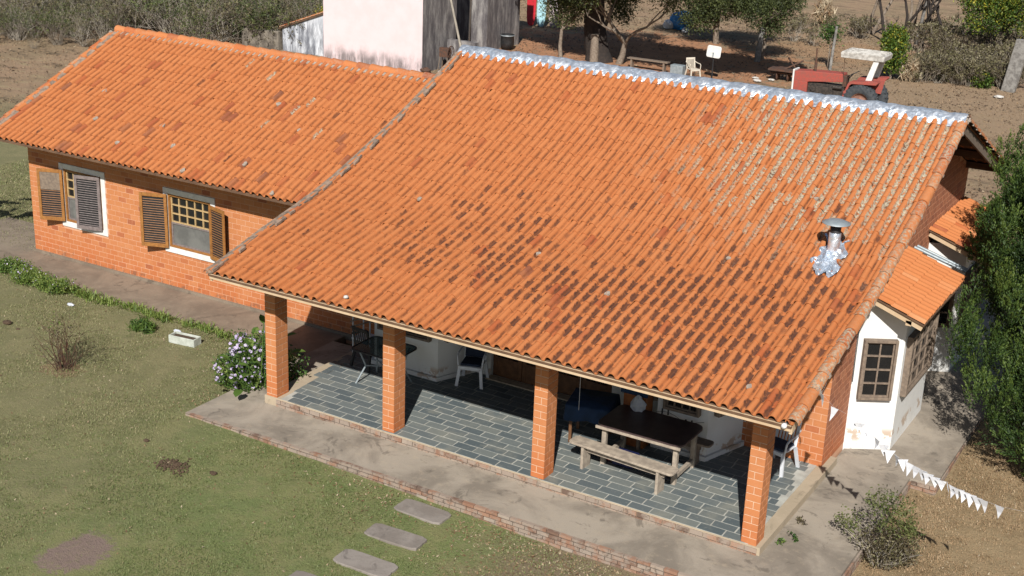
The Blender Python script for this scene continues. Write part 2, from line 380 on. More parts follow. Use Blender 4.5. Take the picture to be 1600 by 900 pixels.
def bevel(o, w=.004, seg=1):
    b = o.modifiers.new('bevel', 'BEVEL'); b.width = w; b.segments = seg; b.limit_method = 'ANGLE'; return o

def wall_holes(mb, O, U, V, N, L, H, holes, thick, **k):
    """solid backing wall behind the face plane, decomposed round rectangular holes (u0,u1,v0,v1)"""
    us = sorted({0, L, *[h[0] for h in holes], *[h[1] for h in holes]})
    for a, b in zip(us, us[1:]):
        vs = sorted((h[2], h[3]) for h in holes if h[0] < (a+b)/2 < h[1]); z = 0
        for v0, v1 in vs+[(H, H)]:
            if v0 > z+1e-4: mb.frame(O, U, V, N, a, b, z, v0, -thick, 0, **k)
            z = max(z, v1)
def bricks(mb, O, U, V, N, L, H, holes=(), ch=.1245, bl=.25, gap=.014, proud=.003, top=None, tone=None, off=0):
    r = 0; v = 0.
    while v < H-.02:
        v1 = min(v+ch-gap, H); u = -(bl/2 if (r+off) % 2 else 0.)
        while u < L:
            a, b = max(u, 0), min(u+bl-gap, L); u += bl
            if b-a < .02: continue
            segs = [(a, b)]
            for h in holes:
                if h[2]-gap < (v+v1)/2 < h[3]+gap:
                    ns = []
                    for s0, s1 in segs:
                        if s1 <= h[0] or s0 >= h[1]: ns.append((s0, s1)); continue
                        if h[0]-s0 > .03: ns.append((s0, h[0]))
                        if s1-h[1] > .03: ns.append((h[1], s1))
                    segs = ns
            for s0, s1 in segs:
                vv = v1
                if top is not None:
                    vv = min(v1, top(s0), top(s1))
                    if vv-v < .02: continue
                pr = proud+random.uniform(-.001, .0015)
                x = random.random() if tone is None else tone()
                P = [Vector(O)+Vector(U)*q+Vector(V)*w_+Vector(N)*z_ for z_ in (0, pr) for q, w_ in ((s0, v), (s1, v), (s1, vv), (s0, vv))]
                fs = [(4, 5, 6, 7), (0, 1, 5, 4), (1, 2, 6, 5), (2, 3, 7, 6), (3, 0, 4, 7)]
                if Vector(U).cross(Vector(V)).dot(Vector(N)) < 0: fs = [f[::-1] for f in fs]
                mb.add(P, fs, tone=x)
        v += ch; r += 1

# ------------------------------------------------------------------ tiled roofs
P_T = .1871
def profile(knots):
    ks = np.array(knots, float)
    d = np.concatenate([[0], np.cumsum(np.hypot(*np.diff(ks, axis=0).T))])
    ss = np.linspace(0, d[-1], 120); y = np.interp(ss, d, ks[:, 0]); z = np.interp(ss, d, ks[:, 1])
    k = np.ones(9)/9
    def sm(a):
        p = np.concatenate([2*a[0]-a[4:0:-1], a, 2*a[-1]-a[-2:-6:-1]]); return np.convolve(p, k, 'valid')
    return d[-1], ss, sm(y), sm(z)
def tiled(name, parent, O, E, H, ncol, knots, course=.345, period=P_T, seed=1, dark=None, lich=None, tonef=None, jit=1.):
    """O origin, E eave direction, H horizontal up-slope direction, knots (h,z)"""
    rg = np.random.default_rng(seed)
    Ls, ss, ph, pz = profile(knots); nrow = int(math.ceil(Ls/course)); course = Ls/nrow
    E = np.array(E, float); H = np.array(H, float); O = np.array(O, float); Z = np.array([0, 0, 1.])
    us = np.array([0, .03, .09, .19, .31, .43, .53, .59, .625, .70, .81, .92, 1.0])
    hc = np.where(us < .62, .066*np.sqrt(np.clip(1-((us-.31)/.31)**2, 0, 1)), -.010*np.sin((us-.62)/.38*math.pi))
    nu = len(us); tv = np.array([0., .45, 1.]); T = 1.12
    V = []; F = []; UV = []; A = {'tone': [], 'dark': [], 'lich': [], 'dlen': []}; S = []; b = 0
    for c in range(ncol):
        colj = rg.normal(0, .004)*jit
        for r in range(nrow):
            s0 = r*course+rg.normal(0, .007)*jit; le = course*T
            if r == nrow-1: le = course
            a0 = c*period+colj+rg.normal(0, .003)*jit; tw = rg.normal(0, .006)*jit; lift = rg.normal(0, .0025)*jit
            sv = s0+tv*le; h = np.interp(sv, ss, ph); z = np.interp(sv, ss, pz)
            dh = np.gradient(h, sv); dz = np.gradient(z, sv); q = np.hypot(dh, dz); dh /= q; dz /= q
            taper = 1-.05*tv
            lo = .015*(1-tv)+lift
            top = []
            for i in range(3):
                nrm = -dz[i]*H+dh[i]*Z
                hh = hc*(1.0-.07*tv[i])+lo[i]
                cu = .31+(us-.31)*np.where(us < .62, taper[i], 1)
                top.append(O+E*(a0+tw*tv[i]+cu*period)[:, None]+(H*h[i]+Z*z[i])+nrm*hh[:, None])
            lipn = -dz[0]*H+dh[0]*Z
            lip = top[0]-lipn*.014
            V += [*top, top[0].copy(), lip, top[2]]  # duplicate row for a crisp lip
            V.pop(); 
            for i in range(2):
                for j in range(nu-1):
                    F.append((b+i*nu+j, b+i*nu+j+1, b+(i+1)*nu+j+1, b+(i+1)*nu+j)); S.append(True)
                    UV += [(us[j], 1-tv[i]), (us[j+1], 1-tv[i]), (us[j+1], 1-tv[i+1]), (us[j], 1-tv[i+1])]
            for j in range(nu-1):
                F.append((b+4*nu+j, b+4*nu+j+1, b+3*nu+j+1, b+3*nu+j)); S.append(False); UV += [(us[j], 1), (us[j+1], 1), (us[j+1], 1), (us[j], 1)]
            n = 3*(nu-1); b += 5*nu
            u_, v_ = (c+.5)/ncol, (r+.5)/nrow
            tt = rg.random()
            if tonef: tt = tonef(u_, v_, tt, rg)
            A['tone'] += [tt]*n; A['dark'] += [dark(u_, v_, rg) if dark else 0]*n; A['dlen'] += [rg.random()]*n; A['lich'] += [lich(u_, v_, rg) if lich else 0]*n
    V = np.concatenate(V)
    F = np.array(F)
    if np.dot(np.cross(E, H), Z) < 0: F = F[:, ::-1]; UV = np.array(UV).reshape(-1, 4, 2)[:, ::-1]
    o = np_mesh(name, V, F, 'tile', parent, A, UV, smooth=S)
    return o
def deck(mb, O, E, H, L, knots, drop=.03, th=.03):
    Ls, ss, ph, pz = profile(knots); O = Vector(O); E = Vector(E); H = Vector(H); Z = Vector((0, 0, 1))
    ii = list(range(0, 120, 7))
    for a, b in zip(ii, ii[1:]):
        p = [O+H*ph[i]+Z*(pz[i]-d) for i in (a, b) for d in (drop, drop+th)]
        vs = p+[q+E*L for q in p]
        mb.add(vs, [(0, 2, 6, 4), (1, 5, 7, 3), (0, 1, 3, 2), (4, 6, 7, 5), (0, 4, 5, 1), (2, 3, 7, 6)])
def caps(parent, name, pts, r=.10, ln=.38, seed=3, mortar=True, lich=.4, side=None, mat='tile'):
    """row of half round cap tiles along a polyline of points, overlapping"""
    rg = random.Random(seed); pts = [Vector(p) for p in pts]
    ds = [0]
    for a, b in zip(pts, pts[1:]): ds.append(ds[-1]+(b-a).length)
    def at(d):
        d = min(max(d, 0), ds[-1]-1e-4)
        for i in range(len(ds)-1):
            if ds[i+1] >= d: return pts[i].lerp(pts[i+1], (d-ds[i])/(ds[i+1]-ds[i]))
    V = []; F = []; T = []; L = []; S = []; UV = []; b = 0
    n = int(ds[-1]/ln); step = ds[-1]/n; mo = MB()
    for k in range(n):
        p0 = at(k*step-.02); p1 = at((k+1)*step+.03); d = (p1-p0).normalized(); w = d.cross(Vector((0, 0, 1))).normalized(); u = w.cross(d)
        rr = [r*1.08, r*.92]; m = 9
        off = w*rg.uniform(-.006, .006); lf = [.015, 0]
        rows = []
        for e, (p, q) in enumerate(((p0, rr[0]), (p1, rr[1]))):
            rows.append([p+off+u*(math.sin(math.pi*i/(m-1))*q*.95+lf[e]-.03)-w*math.cos(math.pi*i/(m-1))*q for i in range(m)])
        rows.append([v-(v-(p0+off-u*.05)).normalized()*.016 for v in rows[0]])
        V += rows[0]+rows[1]+rows[0]+rows[2]
        for i in range(m-1):
            F.append((b+i, b+i+1, b+m+i+1, b+m+i)); S.append(True); F.append((b+3*m+i, b+3*m+i+1, b+2*m+i+1, b+2*m+i)); S.append(False)
            UV += [(.84, .5)]*8
        t = rg.random(); T += [t]*(2*(m-1)); L += [lich*rg.random()]*(2*(m-1)); b += 4*m
        if mortar:
            for i in range(m):
                a = math.pi*i/(m-1)
                if rg.random() < .8:
                    c = rows[1][i]; mo.cyl(c-d*.035, c+d*.03, .014+.012*rg.random(), n=5)
    F = np.array(F)[:, ::-1]; o = np_mesh(name, np.array([tuple(v) for v in V]), F, mat, parent, {'tone': T, 'lich': L, 'dark': [0]*len(T)}, np.array(UV), smooth=S)
    if mortar: mo.build('joint_mortar', 'ridge_mortar', o)
    return o

# ------------------------------------------------------------------ SETTING: ground, apron, paths
def build_ground():
    def axis(lo, a, b, hi, d):
        far1 = -np.geomspace(1, a-lo+1, 26)[::-1]+a+1; far2 = np.geomspace(1, hi-b+1, 26)+b-1
        return np.unique(np.concatenate([far1, np.arange(a, b, d), far2]))
    xs = axis(-300, -16, 15, 300, .2); ys = axis(-120, -9, 12, 400, .2)
    X, Y = np.meshgrid(xs, ys); Z = gz(X, Y)
    Z += .012*np.sin(X*1.7+Y*.6)*np.sin(Y*1.3-X*.4)+rng.normal(0, .006, X.shape)
    Z = np.where((X > -10.7) & (X < 9.9) & (Y > 3.) & (Y < 12), -.5, Z)
    n, mm = X.shape; idx = np.arange(n*mm).reshape(n, mm)
    F = np.stack([idx[:-1, :-1], idx[:-1, 1:], idx[1:, 1:], idx[1:, :-1]], -1).reshape(-1, 4)
    tag(np_mesh('ground', np.stack([X, Y, Z], -1).reshape(-1, 3), F, 'ground', smooth=True), kind='structure')
build_ground()
def slab_grid(mb, poly_x, poly_y, z): pass
def sheet(name, x0, x1, y0, y1, z1, z0, mat, fz=None, d=.25, skew=None):
    nx = max(2, int((x1-x0)/d)); ny = max(2, int((y1-y0)/d)); xs = np.linspace(x0, x1, nx+1); ys = np.linspace(y0, y1, ny+1)
    X, Y = np.meshgrid(xs, ys); Z = np.full_like(X, z1)+(fz(X, Y) if fz else 0)
    idx = np.arange(X.size).reshape(X.shape)
    F = np.stack([idx[:-1, :-1], idx[:-1, 1:], idx[1:, 1:], idx[1:, :-1]], -1).reshape(-1, 4).tolist()
    V = np.stack([X, Y, Z], -1).reshape(-1, 3)
    rim = np.concatenate([idx[0, :], idx[1:, -1], idx[-1, -2::-1], idx[-2:0:-1, 0]])
    W = V[rim].copy(); W[:, 2] = z0; b = len(V); m = len(rim)
    F += [[int(rim[i]), b+i, b+(i+1) % m, int(rim[(i+1) % m])] for i in range(m)]
    V = np.concatenate([V, W])
    if skew: V = np.array([skew(*p) for p in V])
    return np_mesh(name, V, F, mat, smooth=False)
# apron of concrete round the veranda
ap = lambda X, Y: -.035*sst(3, -1, X)
tag(sheet('pavement', -.93, 11.03, -1.16, 0.02, -.14, -.55, 'concrete', ap), kind='structure')
tag(sheet('pavement', 9.80, 11.03, .02, 3.97, -.139, -.55, 'concrete'), kind='structure')
tag(sheet('pavement', 9.70, 11.47, 3.99, 14.5, -.150, -.55, 'concrete'), kind='structure')
tag(sheet('pavement', -.95, -.02, .04, 3.2, -.176, -.5, 'concrete'), kind='structure')
tag(sheet('path', -13.2, -.97, 2.33, 3.67, -.205, -.5, 'concrete_path', lambda X, Y: rng.normal(0, .003, X.shape), skew=lambda x, y, z: (x, y-(.05*math.sin(x*1.7)+.03*math.sin(x*4.1))*(y < 2.6)+(.5*max(0, (-x-8))/4)*(y < 3), z)), kind='structure')
tag(sheet('path', -13.4, -10.62, 3.3, 5.2, -.215, -.5, 'concrete_path'), kind='structure')
# brick edges of apron
e = MB()
for (O, U, L) in (((-.93, -1.165, -.185), (1, 0, 0), 4.5),): bricks(e, (-.93, -1.165, -.39), (1, 0, 0), (0, 0, 1), (0, -1, 0), 12.0, .215, ch=.068, bl=.22, proud=.035)
for x in np.arange(-.93, 11.0, .225): e.frame((x, -1.2, -.18-.02*0), (1, 0, 0), (0, 1, 0), (0, 0, 1), 0, .215, 0, .07, 0, .046-.035*float(sst(3, -1, x))+random.uniform(-.004, .003))
bricks(e, (11.035, -1.16, -.47), (0, 1, 0), (0, 0, 1), (1, 0, 0), 5.1, .31, ch=.075, bl=.22, proud=.03)
bricks(e, (11.06, 3.985, -.47), (1, 0, 0), (0, 0, 1), (0, -1, 0), .42, .30, ch=.075, bl=.22, proud=.03)
bricks(e, (11.475, 3.99, -.47), (0, 1, 0), (0, 0, 1), (1, 0, 0), 5.1, .30, ch=.075, bl=.22, proud=.02)
tag(e.build('kerb', 'edge_brick'), kind='structure')
# crack lines in the apron
# slab under veranda, slate paving
s = MB(); s.box(-.04, 9.80, -.02, 3.72, -.5, -.004); tag(s.build('veranda_slab', 'concrete_beige'), kind='structure')
s = MB(); s.box(.34, 9.60, -.015, 3.2, -.003, .004); tag(s.build('paving_joints', 'grout'), kind='structure')
s = MB(); ch_, bl_ = .205, .41; y = -.012; r = 0
def edgeL(y): return .42-.2*y+.05*math.sin(y*9)
def edgeR(y): return 9.62-.06*y+.06*math.sin(y*7)
while y < 3.15:
    x = .1-(bl_/2 if r % 2 else 0)+random.uniform(-.02, .02)
    while x < 9.6:
        w = bl_*random.choice((1, 1, 1, .95, 1.06)); a, b = max(x, edgeL(y)), min(x+w-.024, edgeR(y)); x += w
        if b-a < .08: continue
        z = .010+random.uniform(-.0015, .002)
        j = lambda: random.uniform(-.004, .004)
        y1 = y+ch_-.024
        q = [(a+j(), y+j()), (b+j(), y+j()), (b+j(), y1+j()), (a+j(), y1+j())]
        s.add([(*p, -.001) for p in q]+[(*p, z) for p in q], [(4, 5, 6, 7), (0, 1, 5, 4), (1, 2, 6, 5), (2, 3, 7, 6), (3, 0, 4, 7)])
    y += ch_; r += 1
tag(s.build('slate_paving', 'slate'), kind='structure')
s = MB(); bricks(s, (.25, -.022, -.19), (1, 0, 0), (0, 0, 1), (0, -1, 0), 9.5, .18, ch=.088, bl=.23, proud=.02)
tag(s.build('veranda_kerb', 'edge_brick'), kind='structure')
# stepping stones
for i, (cx, cy, w, d, rz) in enumerate(((4.61, -1.56, .92, .44, -.02), (4.70, -2.44, .98, .42, .05), (4.78, -3.33, .98, .44, .03), (4.55, -4.25, .95, .44, .02))):
    mb = MB(); pr = []
    for k in range(28):
        t = 2*math.pi*k/28; c_, s_ = math.cos(t), math.sin(t); q = 9
        rr = (abs(c_)**q+abs(s_)**q)**(-1/q); pr.append((c_*rr*w/2*(1+random.uniform(-.015, .015)), s_*rr*d/2*(1+random.uniform(-.02, .02))))
    mb.prism(pr, -.05, .035); o = mb.build('stepping_stone', 'slab', loc=(cx, cy, float(gz(cx, cy)))); o.rotation_euler.z = rz; bevel(o, .01, 2)
    tag(o, ['pale concrete stepping stone touching the brick edge of the pavement', 'grey stepping stone second out from the pavement, mottled with lichen', 'darker grey stepping stone third out from the pavement', 'stepping stone cut off by the bottom edge, fourth from the pavement'][i], 'stepping stone', 'stepping stones in the lawn')

# ------------------------------------------------------------------ HOUSE
house = empty('brick_house', (0, 0, 0), 'long orange brick house with clay tile roof, open veranda and white bay windows', 'house')
KM = [(-.965, 2.586), (-.33, 2.74), (.347, 2.943), (1.312, 3.174), (2.277, 3.425), (3.242, 3.772), (4.207, 4.149), (5.172, 4.554), (6.137, 4.998), (7.218, 5.529)]
YR, ZR, YBE = 7.218, 5.529, 12.2          # ridge and back eave
ZBE = ZR-(YBE-YR)*.385
def roofz(y):
    return float(np.interp(y, [k[0] for k in KM], [k[1] for k in KM])) if y <= YR else ZR-(y-YR)*.385
NC = 60; X0 = -.453; PM = .1805
def nz(x, y, s=1.0, k=0):  # smooth value noise
    return .5+.5*math.sin(x*s*2.1+k+1.7*math.sin(y*s*1.3+k*2))*math.sin(y*s*2.7-k+1.3*math.sin(x*s*1.9+k))
def dark_main(u, v, rg):
    # two sooty zones along the lower half and a scatter over the right part
    a = math.exp(-((u-.36)/.16)**2-((v-.33)/.17)**2)*.95+math.exp(-((u-.80)/.17)**2-((v-.20)/.2)**2)*1.7+math.exp(-((u-.60)/.12)**2-((v-.16)/.13)**2)*.8
    a += .25*math.exp(-((u-.9)/.12)**2-((v-.5)/.3)**2)
    a *= .25+1.25*nz(u*13, v*8, 1.7, 1.)*(.5+.9*nz(u*31, v*17, 2.1, 3.))
    q = a*1.25-rg.random()**.8
    return float(np.clip((.35+q*1.6)*(.55+.7*rg.random()), 0, 1)) if q > 0 else (0.8 if rg.random() < .012 else 0)
def lich_main(u, v, rg):
    a = sst(.45, .8, u)*sst(.35, .8, v)
    return float(np.clip(a*(.55+.9*rg.random()), 0, 1)) if rg.random() < .25+.75*a else 0
def tone_main(u, v, t, rg):
    if t < .10 and nz(u*14, v*9, 1.3, .5) < .35: t += .4
    if t > .05: t = .22+.6*t
    return t*.93+.07*nz(u*9, v*7, 1., 2.)
mr = tiled('main_roof', house, (X0, 0, 0), (1, 0, 0), (0, 1, 0), NC, KM, period=PM, course=.333, seed=11, dark=dark_main, lich=lich_main, tonef=tone_main)
KB = [(0, ZBE), (YBE-YR, ZR)]
tiled('back_roof', house, (X0+NC*PM, YBE, -.06), (-1, 0, 0), (0, -1, 0), NC, KB, period=PM, seed=12, lich=lambda u, v, g: .3*g.random())
WX0 = -11.12; WNC = 58; PW = .1845; WY = 2.888; WYR = WY+4.36; KW = [(0, 2.77), (1.18, 3.30), (2.96, 4.11), (4.36, 4.78)]
def tone_w(u, v, t, rg): return .2+.62*t if t > .07 else t
tiled('wing_roof', house, (WX0, WY, 0), (1, 0, 0), (0, 1, 0), WNC, KW, period=PW, seed=13, tonef=tone_w, dark=lambda u, v, g: .8 if g.random() < .015 else 0, lich=lambda u, v, g: 0 if g.random() < .992 else .7)
tiled('wing_back_roof', house, (WX0+WNC*PW, 2*WYR-WY, 0), (-1, 0, 0), (0, -1, 0), WNC, KW, period=PW, seed=14)
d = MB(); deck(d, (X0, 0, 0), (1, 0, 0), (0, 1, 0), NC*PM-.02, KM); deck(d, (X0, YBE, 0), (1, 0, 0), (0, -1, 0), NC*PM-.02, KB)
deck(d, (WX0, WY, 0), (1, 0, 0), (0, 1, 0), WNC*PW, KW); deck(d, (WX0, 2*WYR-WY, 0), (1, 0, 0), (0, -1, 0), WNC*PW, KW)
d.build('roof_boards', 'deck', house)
XR = X0+NC*PM  # right verge
# verge caps on the right, mortar line on the left
Ls, ss, ph, pz = profile(KM)
caps(house, 'verge_cap', [(XR-.02, ph[i], pz[i]+.035) for i in range(0, 118, 6)]+[(XR-.02, YR-.06, ZR-.01)], r=.098, ln=.40, seed=5, lich=.6)
caps(house, 'verge_cap', [(XR-.02, YBE, ZBE+.02), (XR-.02, YR+.08, ZR)], r=.098, ln=.40, seed=6, lich=.3)
mb = MB(); 
for i in range(0, 118, 2):
    j = i+2 if i+2 < 120 else 119; w0 = .05+.10*random.random()
    mb.add([(X0-.045, ph[i], pz[i]-.03), (X0+w0, ph[i], pz[i]+.03), (X0+w0, ph[j], pz[j]+.03), (X0-.045, ph[j], pz[j]-.03), (X0-.045, ph[i], pz[i]+.066+random.uniform(-.01, .01)), (X0+w0, ph[i], pz[i]+.076), (X0+w0, ph[j], pz[j]+.076), (X0-.045, ph[j], pz[j]+.066)],
           [(4, 5, 6, 7), (0, 4, 7, 3), (0, 1, 5, 4), (1, 2, 6, 5), (2, 3, 7, 6)])
mb.build('verge_mortar', 'verge_mortar', house)
caps(house, 'verge_cap', [(X0-.05, ph[i], pz[i]+.0) for i in range(0, 118, 6)], r=.06, ln=.38, seed=15, lich=.3, mortar=False)
Lw, sw, wh, wz = profile(KW)
caps(house, 'verge_cap', [(WX0-.02, WY+wh[i], wz[i]+.02) for i in range(0, 118, 6)], r=.085, ln=.38, seed=16, lich=.5)
mb = MB()
for i in range(0, 118, 3):
    if random.random() < .25: continue
    j = min(i+3, 119); w0 = .10+.10*random.random(); a, b = (WX0+.06, WX0+.08+w0)
    mb.add([(a, WY+wh[i], wz[i]+.08), (b, WY+wh[i], wz[i]+.062), (b, WY+wh[j], wz[j]+.062), (a, WY+wh[j], wz[j]+.08), (a, WY+wh[i], wz[i]), (b, WY+wh[i], wz[i]), (b, WY+wh[j], wz[j]), (a, WY+wh[j], wz[j])], [(0, 1, 2, 3), (1, 5, 6, 2), (0, 4, 5, 1), (2, 6, 7, 3)])
mb.build('verge_mortar', 'verge_mortar', house)
caps(house, 'ridge_cap', [(WX0, WYR+.02, 4.80), (WX0+5, WYR+.02, 4.79), (WX0+10.4, WYR+.02, 4.80)], r=.115, ln=.37, seed=8, mortar=False, lich=.2)
mb = MB()
for k in range(WNC):
    x = WX0+k*PW; t = random.uniform(.7, 1.2)
    mb.frame((x, WYR-.10, 4.70), (1, 0, 0), (0, .9, .43), (0, -.43, .9), .06, .06+.12*t, -.07, .04, .0, .058)
mb.build('ridge_mortar', 'ridge_mortar', house)
# main ridge: cap tiles wrapped in crinkled foil
def foil_sheet(name, fn, nu, nv, parent, amp, seed, sm=False):
    rg = np.random.default_rng(seed); V = np.zeros((nv, nu, 3))
    base = rg.normal(0, 1, (nv, nu)); 
    for j in range(nv):
        for i in range(nu):
            p, n = fn(i/(nu-1), j/(nv-1)); V[j, i] = np.array(p)+np.array(n)*amp*base[j, i]
    idx = np.arange(nu*nv).reshape(nv, nu); F = np.stack([idx[:-1, :-1], idx[:-1, 1:], idx[1:, 1:], idx[1:, :-1]], -1).reshape(-1, 4)
    return np_mesh(name, V.reshape(-1, 3), F, 'foil', parent, smooth=sm)
def ridge_fn(u, v):
    x = X0-.02+u*(XR-X0+.06); a = (v-.5)*2
    lump = .035*abs(math.sin((x-X0)/.39*math.pi))**.5+.015*math.sin(x*7.3)
    hem = .05*(math.sin(x*33)*.5+math.sin(x*13+2)*.6)
    y = YR+a*(.235 if a < 0 else .34)+a*(0+(hem if abs(a) > .8 else 0)); z = ZR+.095+lump*.5-(.15*abs(a)**1.5+.06*abs(a)**4)*(1 if a < 0 else .75)
    return (x, y, z), (0, a*.5, .8)
foil_sheet('ridge_foil', ridge_fn, 130, 11, house, .006, 3, True)
mb = MB(); mb.cyl((X0+.02, YR, ZR-.06), (XR-.02, YR, ZR-.06), .08, n=12); mb.build('ridge_cap', 'tile', house)
# chimney with tin cap and foil collar
ch = MB(); cx, cy = 9.42, 3.22; cz = 3.76
ch.lathe([(.0, cz-.2), (.098, cz-.2), (.098, cz+.42), (.092, cz+.43)], (cx, cy, 0), 20); chim = ch.build('chimney', 'foil', house)
q = MB(); q.lathe([(.088, cz+.40), (.088, cz+.60), (.08, cz+.60)], (cx, cy, 0), 20); q.build('collar', 'black', chim)
q = MB(); q.lathe([(.001, cz+.65), (.12, cz+.64), (.235, cz+.595), (.235, cz+.588), (.1, cz+.60), (.001, cz+.60)], (cx, cy, 0), 28); q.build('chimney_cap', 'steel_dull', chim)
def patch_fn(u, v):
    a = (u-.5)*2; b = (v-.5)*2
    w = .20*(1-.12*b)+.05*math.sin(b*8); x = cx-.02+a*w+.03*math.sin(b*5)-.02*b
    y = cy-.10+b*.46+.07*math.sin(a*6+1)
    uu = ((x-X0)/PM) % 1; bump = .052*math.sqrt(max(0, 1-((uu-.25)/.27)**2)) if uu < .52 else 0
    dd = math.hypot(x-cx, (y-cy)); cone = .10*max(0, 1-dd/.2)
    z = roofz(y)+.055+bump*.8+cone
    return (x, y, z), (0, -.3, .9)
foil_sheet('foil_flashing', patch_fn, 22, 30, chim, .006, 9)
mb = MB(); mb.lathe([(0, .04), (.035, .03), (.05, 0), (0, -.02)], (2.49, -.81, 2.715), 10); mb.build('mortar_lump', 'white_stone', house)
spots = [(-8.93, 4.35), (-6.95, 4.55), (-6.1, 4.0), (-5.2, 3.35), (-3.9, 3.9), (-3.4, 5.2), (-9.6, 5.3), (-7.6, 3.75), (-4.6, 5.9), (-2.6, 3.25)]
for x, y in spots:
    mb = MB()
    x, y = .986*x+.217, .986*y-.247; z = float(np.interp(y-WY, [k[0] for k in KW], [k[1] for k in KW]))+.06
    pr = [(math.cos(t)*.07*random.uniform(.6, 1.2), math.sin(t)*.07*random.uniform(.6, 1.2)) for t in np.linspace(0, 6.28, 9)[:-1]]
    mb.prism(pr, -.02, .012, O=(x, y, z), U=(1, 0, 0), V=(0, .9, .42), N=(0, -.42, .9)); mb.build('mortar_splash', 'ridge_mortar', house)
for x, y in [(6.15, 1.6), (9.3, .15), (8.4, 5.3), (1.2, 3.2), (4.4, 2.3), (7.6, 3.3)]:
    mb = MB(); x, y = .965*x+.542, .965*y-.618
    pr = [(math.cos(t)*.045*random.uniform(.6, 1.2), math.sin(t)*.06*random.uniform(.6, 1.2)) for t in np.linspace(0, 6.28, 9)[:-1]]
    mb.prism(pr, -.02, .012, O=(x, y, roofz(y)+.07), U=(1, 0, 0), V=(0, .95, .3), N=(0, -.3, .95)); mb.build('mortar_splash', 'ridge_mortar', house)
# fascia boards and beams
f = MB()
f.box(X0+.02, XR-.03, -.952, -.915, 2.475, 2.565)       # front eave board
f.build('fascia', 'wood_beam', house)
f = MB(); f.box(-.2, XR-.15, .05, .20, 2.60, 2.76); f.build('beam', 'wood_beam', house)
def raked(mb, x0, x1, pts, h, drop):
    for (ya, za), (yb, zb) in zip(pts, pts[1:]):
        vs = [(x, y, z-dd) for x in (x0, x1) for (y, z) in ((ya, za), (yb, zb)) for dd in (drop, drop+h)]
        mb.add(vs, [(0, 2, 3, 1), (4, 5, 7, 6), (0, 1, 5, 4), (2, 6, 7, 3), (0, 4, 6, 2), (1, 3, 7, 5)])
f = MB(); raked(f, XR-.06, XR-.015, [(-.93, 2.59)]+KM[1:], .13, .03); f.build('barge_board', 'wood_beam', house)
f = MB(); raked(f, XR-.06, XR-.015, [(YR, ZR-.03), (YBE-.03, ZBE-.03)], .17, .03); f.build('barge_board', 'wood_greybrown', house)
f = MB(); raked(f, X0+.02, X0+.06, [(-.93, 2.59)]+KM[1:], .14, .02); raked(f, X0+.02, X0+.06, [(YR, ZR), (YBE-.03, ZBE+.01)], .14, .02); f.build('barge_board', 'wood_beam', house)
f = MB(); f.box(WX0+.05, X0, WY+.22, WY+.26, 2.66, 2.80); f.build('fascia', 'wood_beam', house)
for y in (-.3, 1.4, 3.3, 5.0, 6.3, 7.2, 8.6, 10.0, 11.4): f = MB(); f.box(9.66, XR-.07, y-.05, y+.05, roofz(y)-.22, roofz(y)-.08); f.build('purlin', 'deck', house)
# pillars
def pillar(x, zb, w=.243, dp=.333, zt=2.60):
    mb = MB(); e = .003
    mb.box(x+e, x+w-e, e, dp-e, zb-.15, zt, mi=0); core = mb.build('pillar', ['mortar_light'], house)
    b = MB(); H = zt-zb
    n = int(round(H/.1225)); chh = H/n
    for r in range(n):
        z0 = zb+r*chh; z1 = z0+chh-.014; t = [min(1, max(0, random.gauss(.6, .16))) for _ in range(6)]
        if r % 2: fr = [(0, w)]; sd = [(0, dp*.5-.007), (dp*.5+.007, dp)]
        else: m_ = w*random.choice((.42, .5, .55)); fr = [(0, m_-.006), (m_+.006, w)]; sd = [(0, dp*.27-.004), (dp*.27+.004, dp*.8-.004), (dp*.8+.004, dp)]
        if r < 2: fr = [(0, w)]
        p = .0
        for k, (a, c) in enumerate(fr):
            b.box(x+a, x+c, -.003, .012, z0, z1, tone=t[k]); b.box(x+a, x+c, dp-.012, dp+.003, z0, z1, tone=t[k])
        for k, (a, c) in enumerate(sd):
            b.box(x+w-.012, x+w+.003, a+.001, c-.001, z0+.0005, z1-.0005, tone=t[2+k]*.8); b.box(x-.003, x+.012, a+.001, c-.001, z0+.0005, z1-.0005, tone=t[2+k]*.8)
    b.build('brickwork', 'brick', core)
for x, zb in ((0., -.19), (2.67, -.165), (5.727, -.14), (9.48, -.135)): pillar(x, zb)

# wing front wall with two windows
Yw = 3.69; zb0 = -.19
wins = [(-9.40, -8.14, .78, 2.08), (-6.02, -4.72, .80, 2.06)]
holes = [(a+10.6, b+10.6, c-zb0, d_-zb0) for a, b, c, d_ in wins]
hb = [(a-.13, b+.13, c-.13, d_+.13) for a, b, c, d_ in holes]
w = MB(); wall_holes(w, (-10.6, Yw, zb0-.2), (1, 0, 0), (0, 0, 1), (0, -1, 0), 11.3, 2.92, [(a, b, c+.2, d_+.2) for a, b, c, d_ in holes], .2)
w.box(-10.6, -10.4, Yw+.2, 11.0, zb0-.2, 2.70); w.box(-10.4, .7, 10.8, 11.0, zb0-.2, 2.70)
wing_wall = w.build('wing_wall', 'mortar', house)
b = MB(); bricks(b, (-10.6, Yw, zb0+.04), (1, 0, 0), (0, 0, 1), (0, -1, 0), 11.3, 2.8, [(h0, h1, h2-.04, h3-.04) for h0, h1, h2, h3 in hb])
gt = lambda y: 2.77+.455*min(y-WY, 2*WYR-WY-y)-.12
def walltop(u): return gt(Yw+u)-zb0-.06
bricks(b, (-10.602, 11.0, zb0+.04), (0, -1, 0), (0, 0, 1), (-1, 0, 0), 7.3, 4.9, top=lambda u: gt(11.0-u)-zb0)
b.build('brickwork', 'brick', wing_wall)
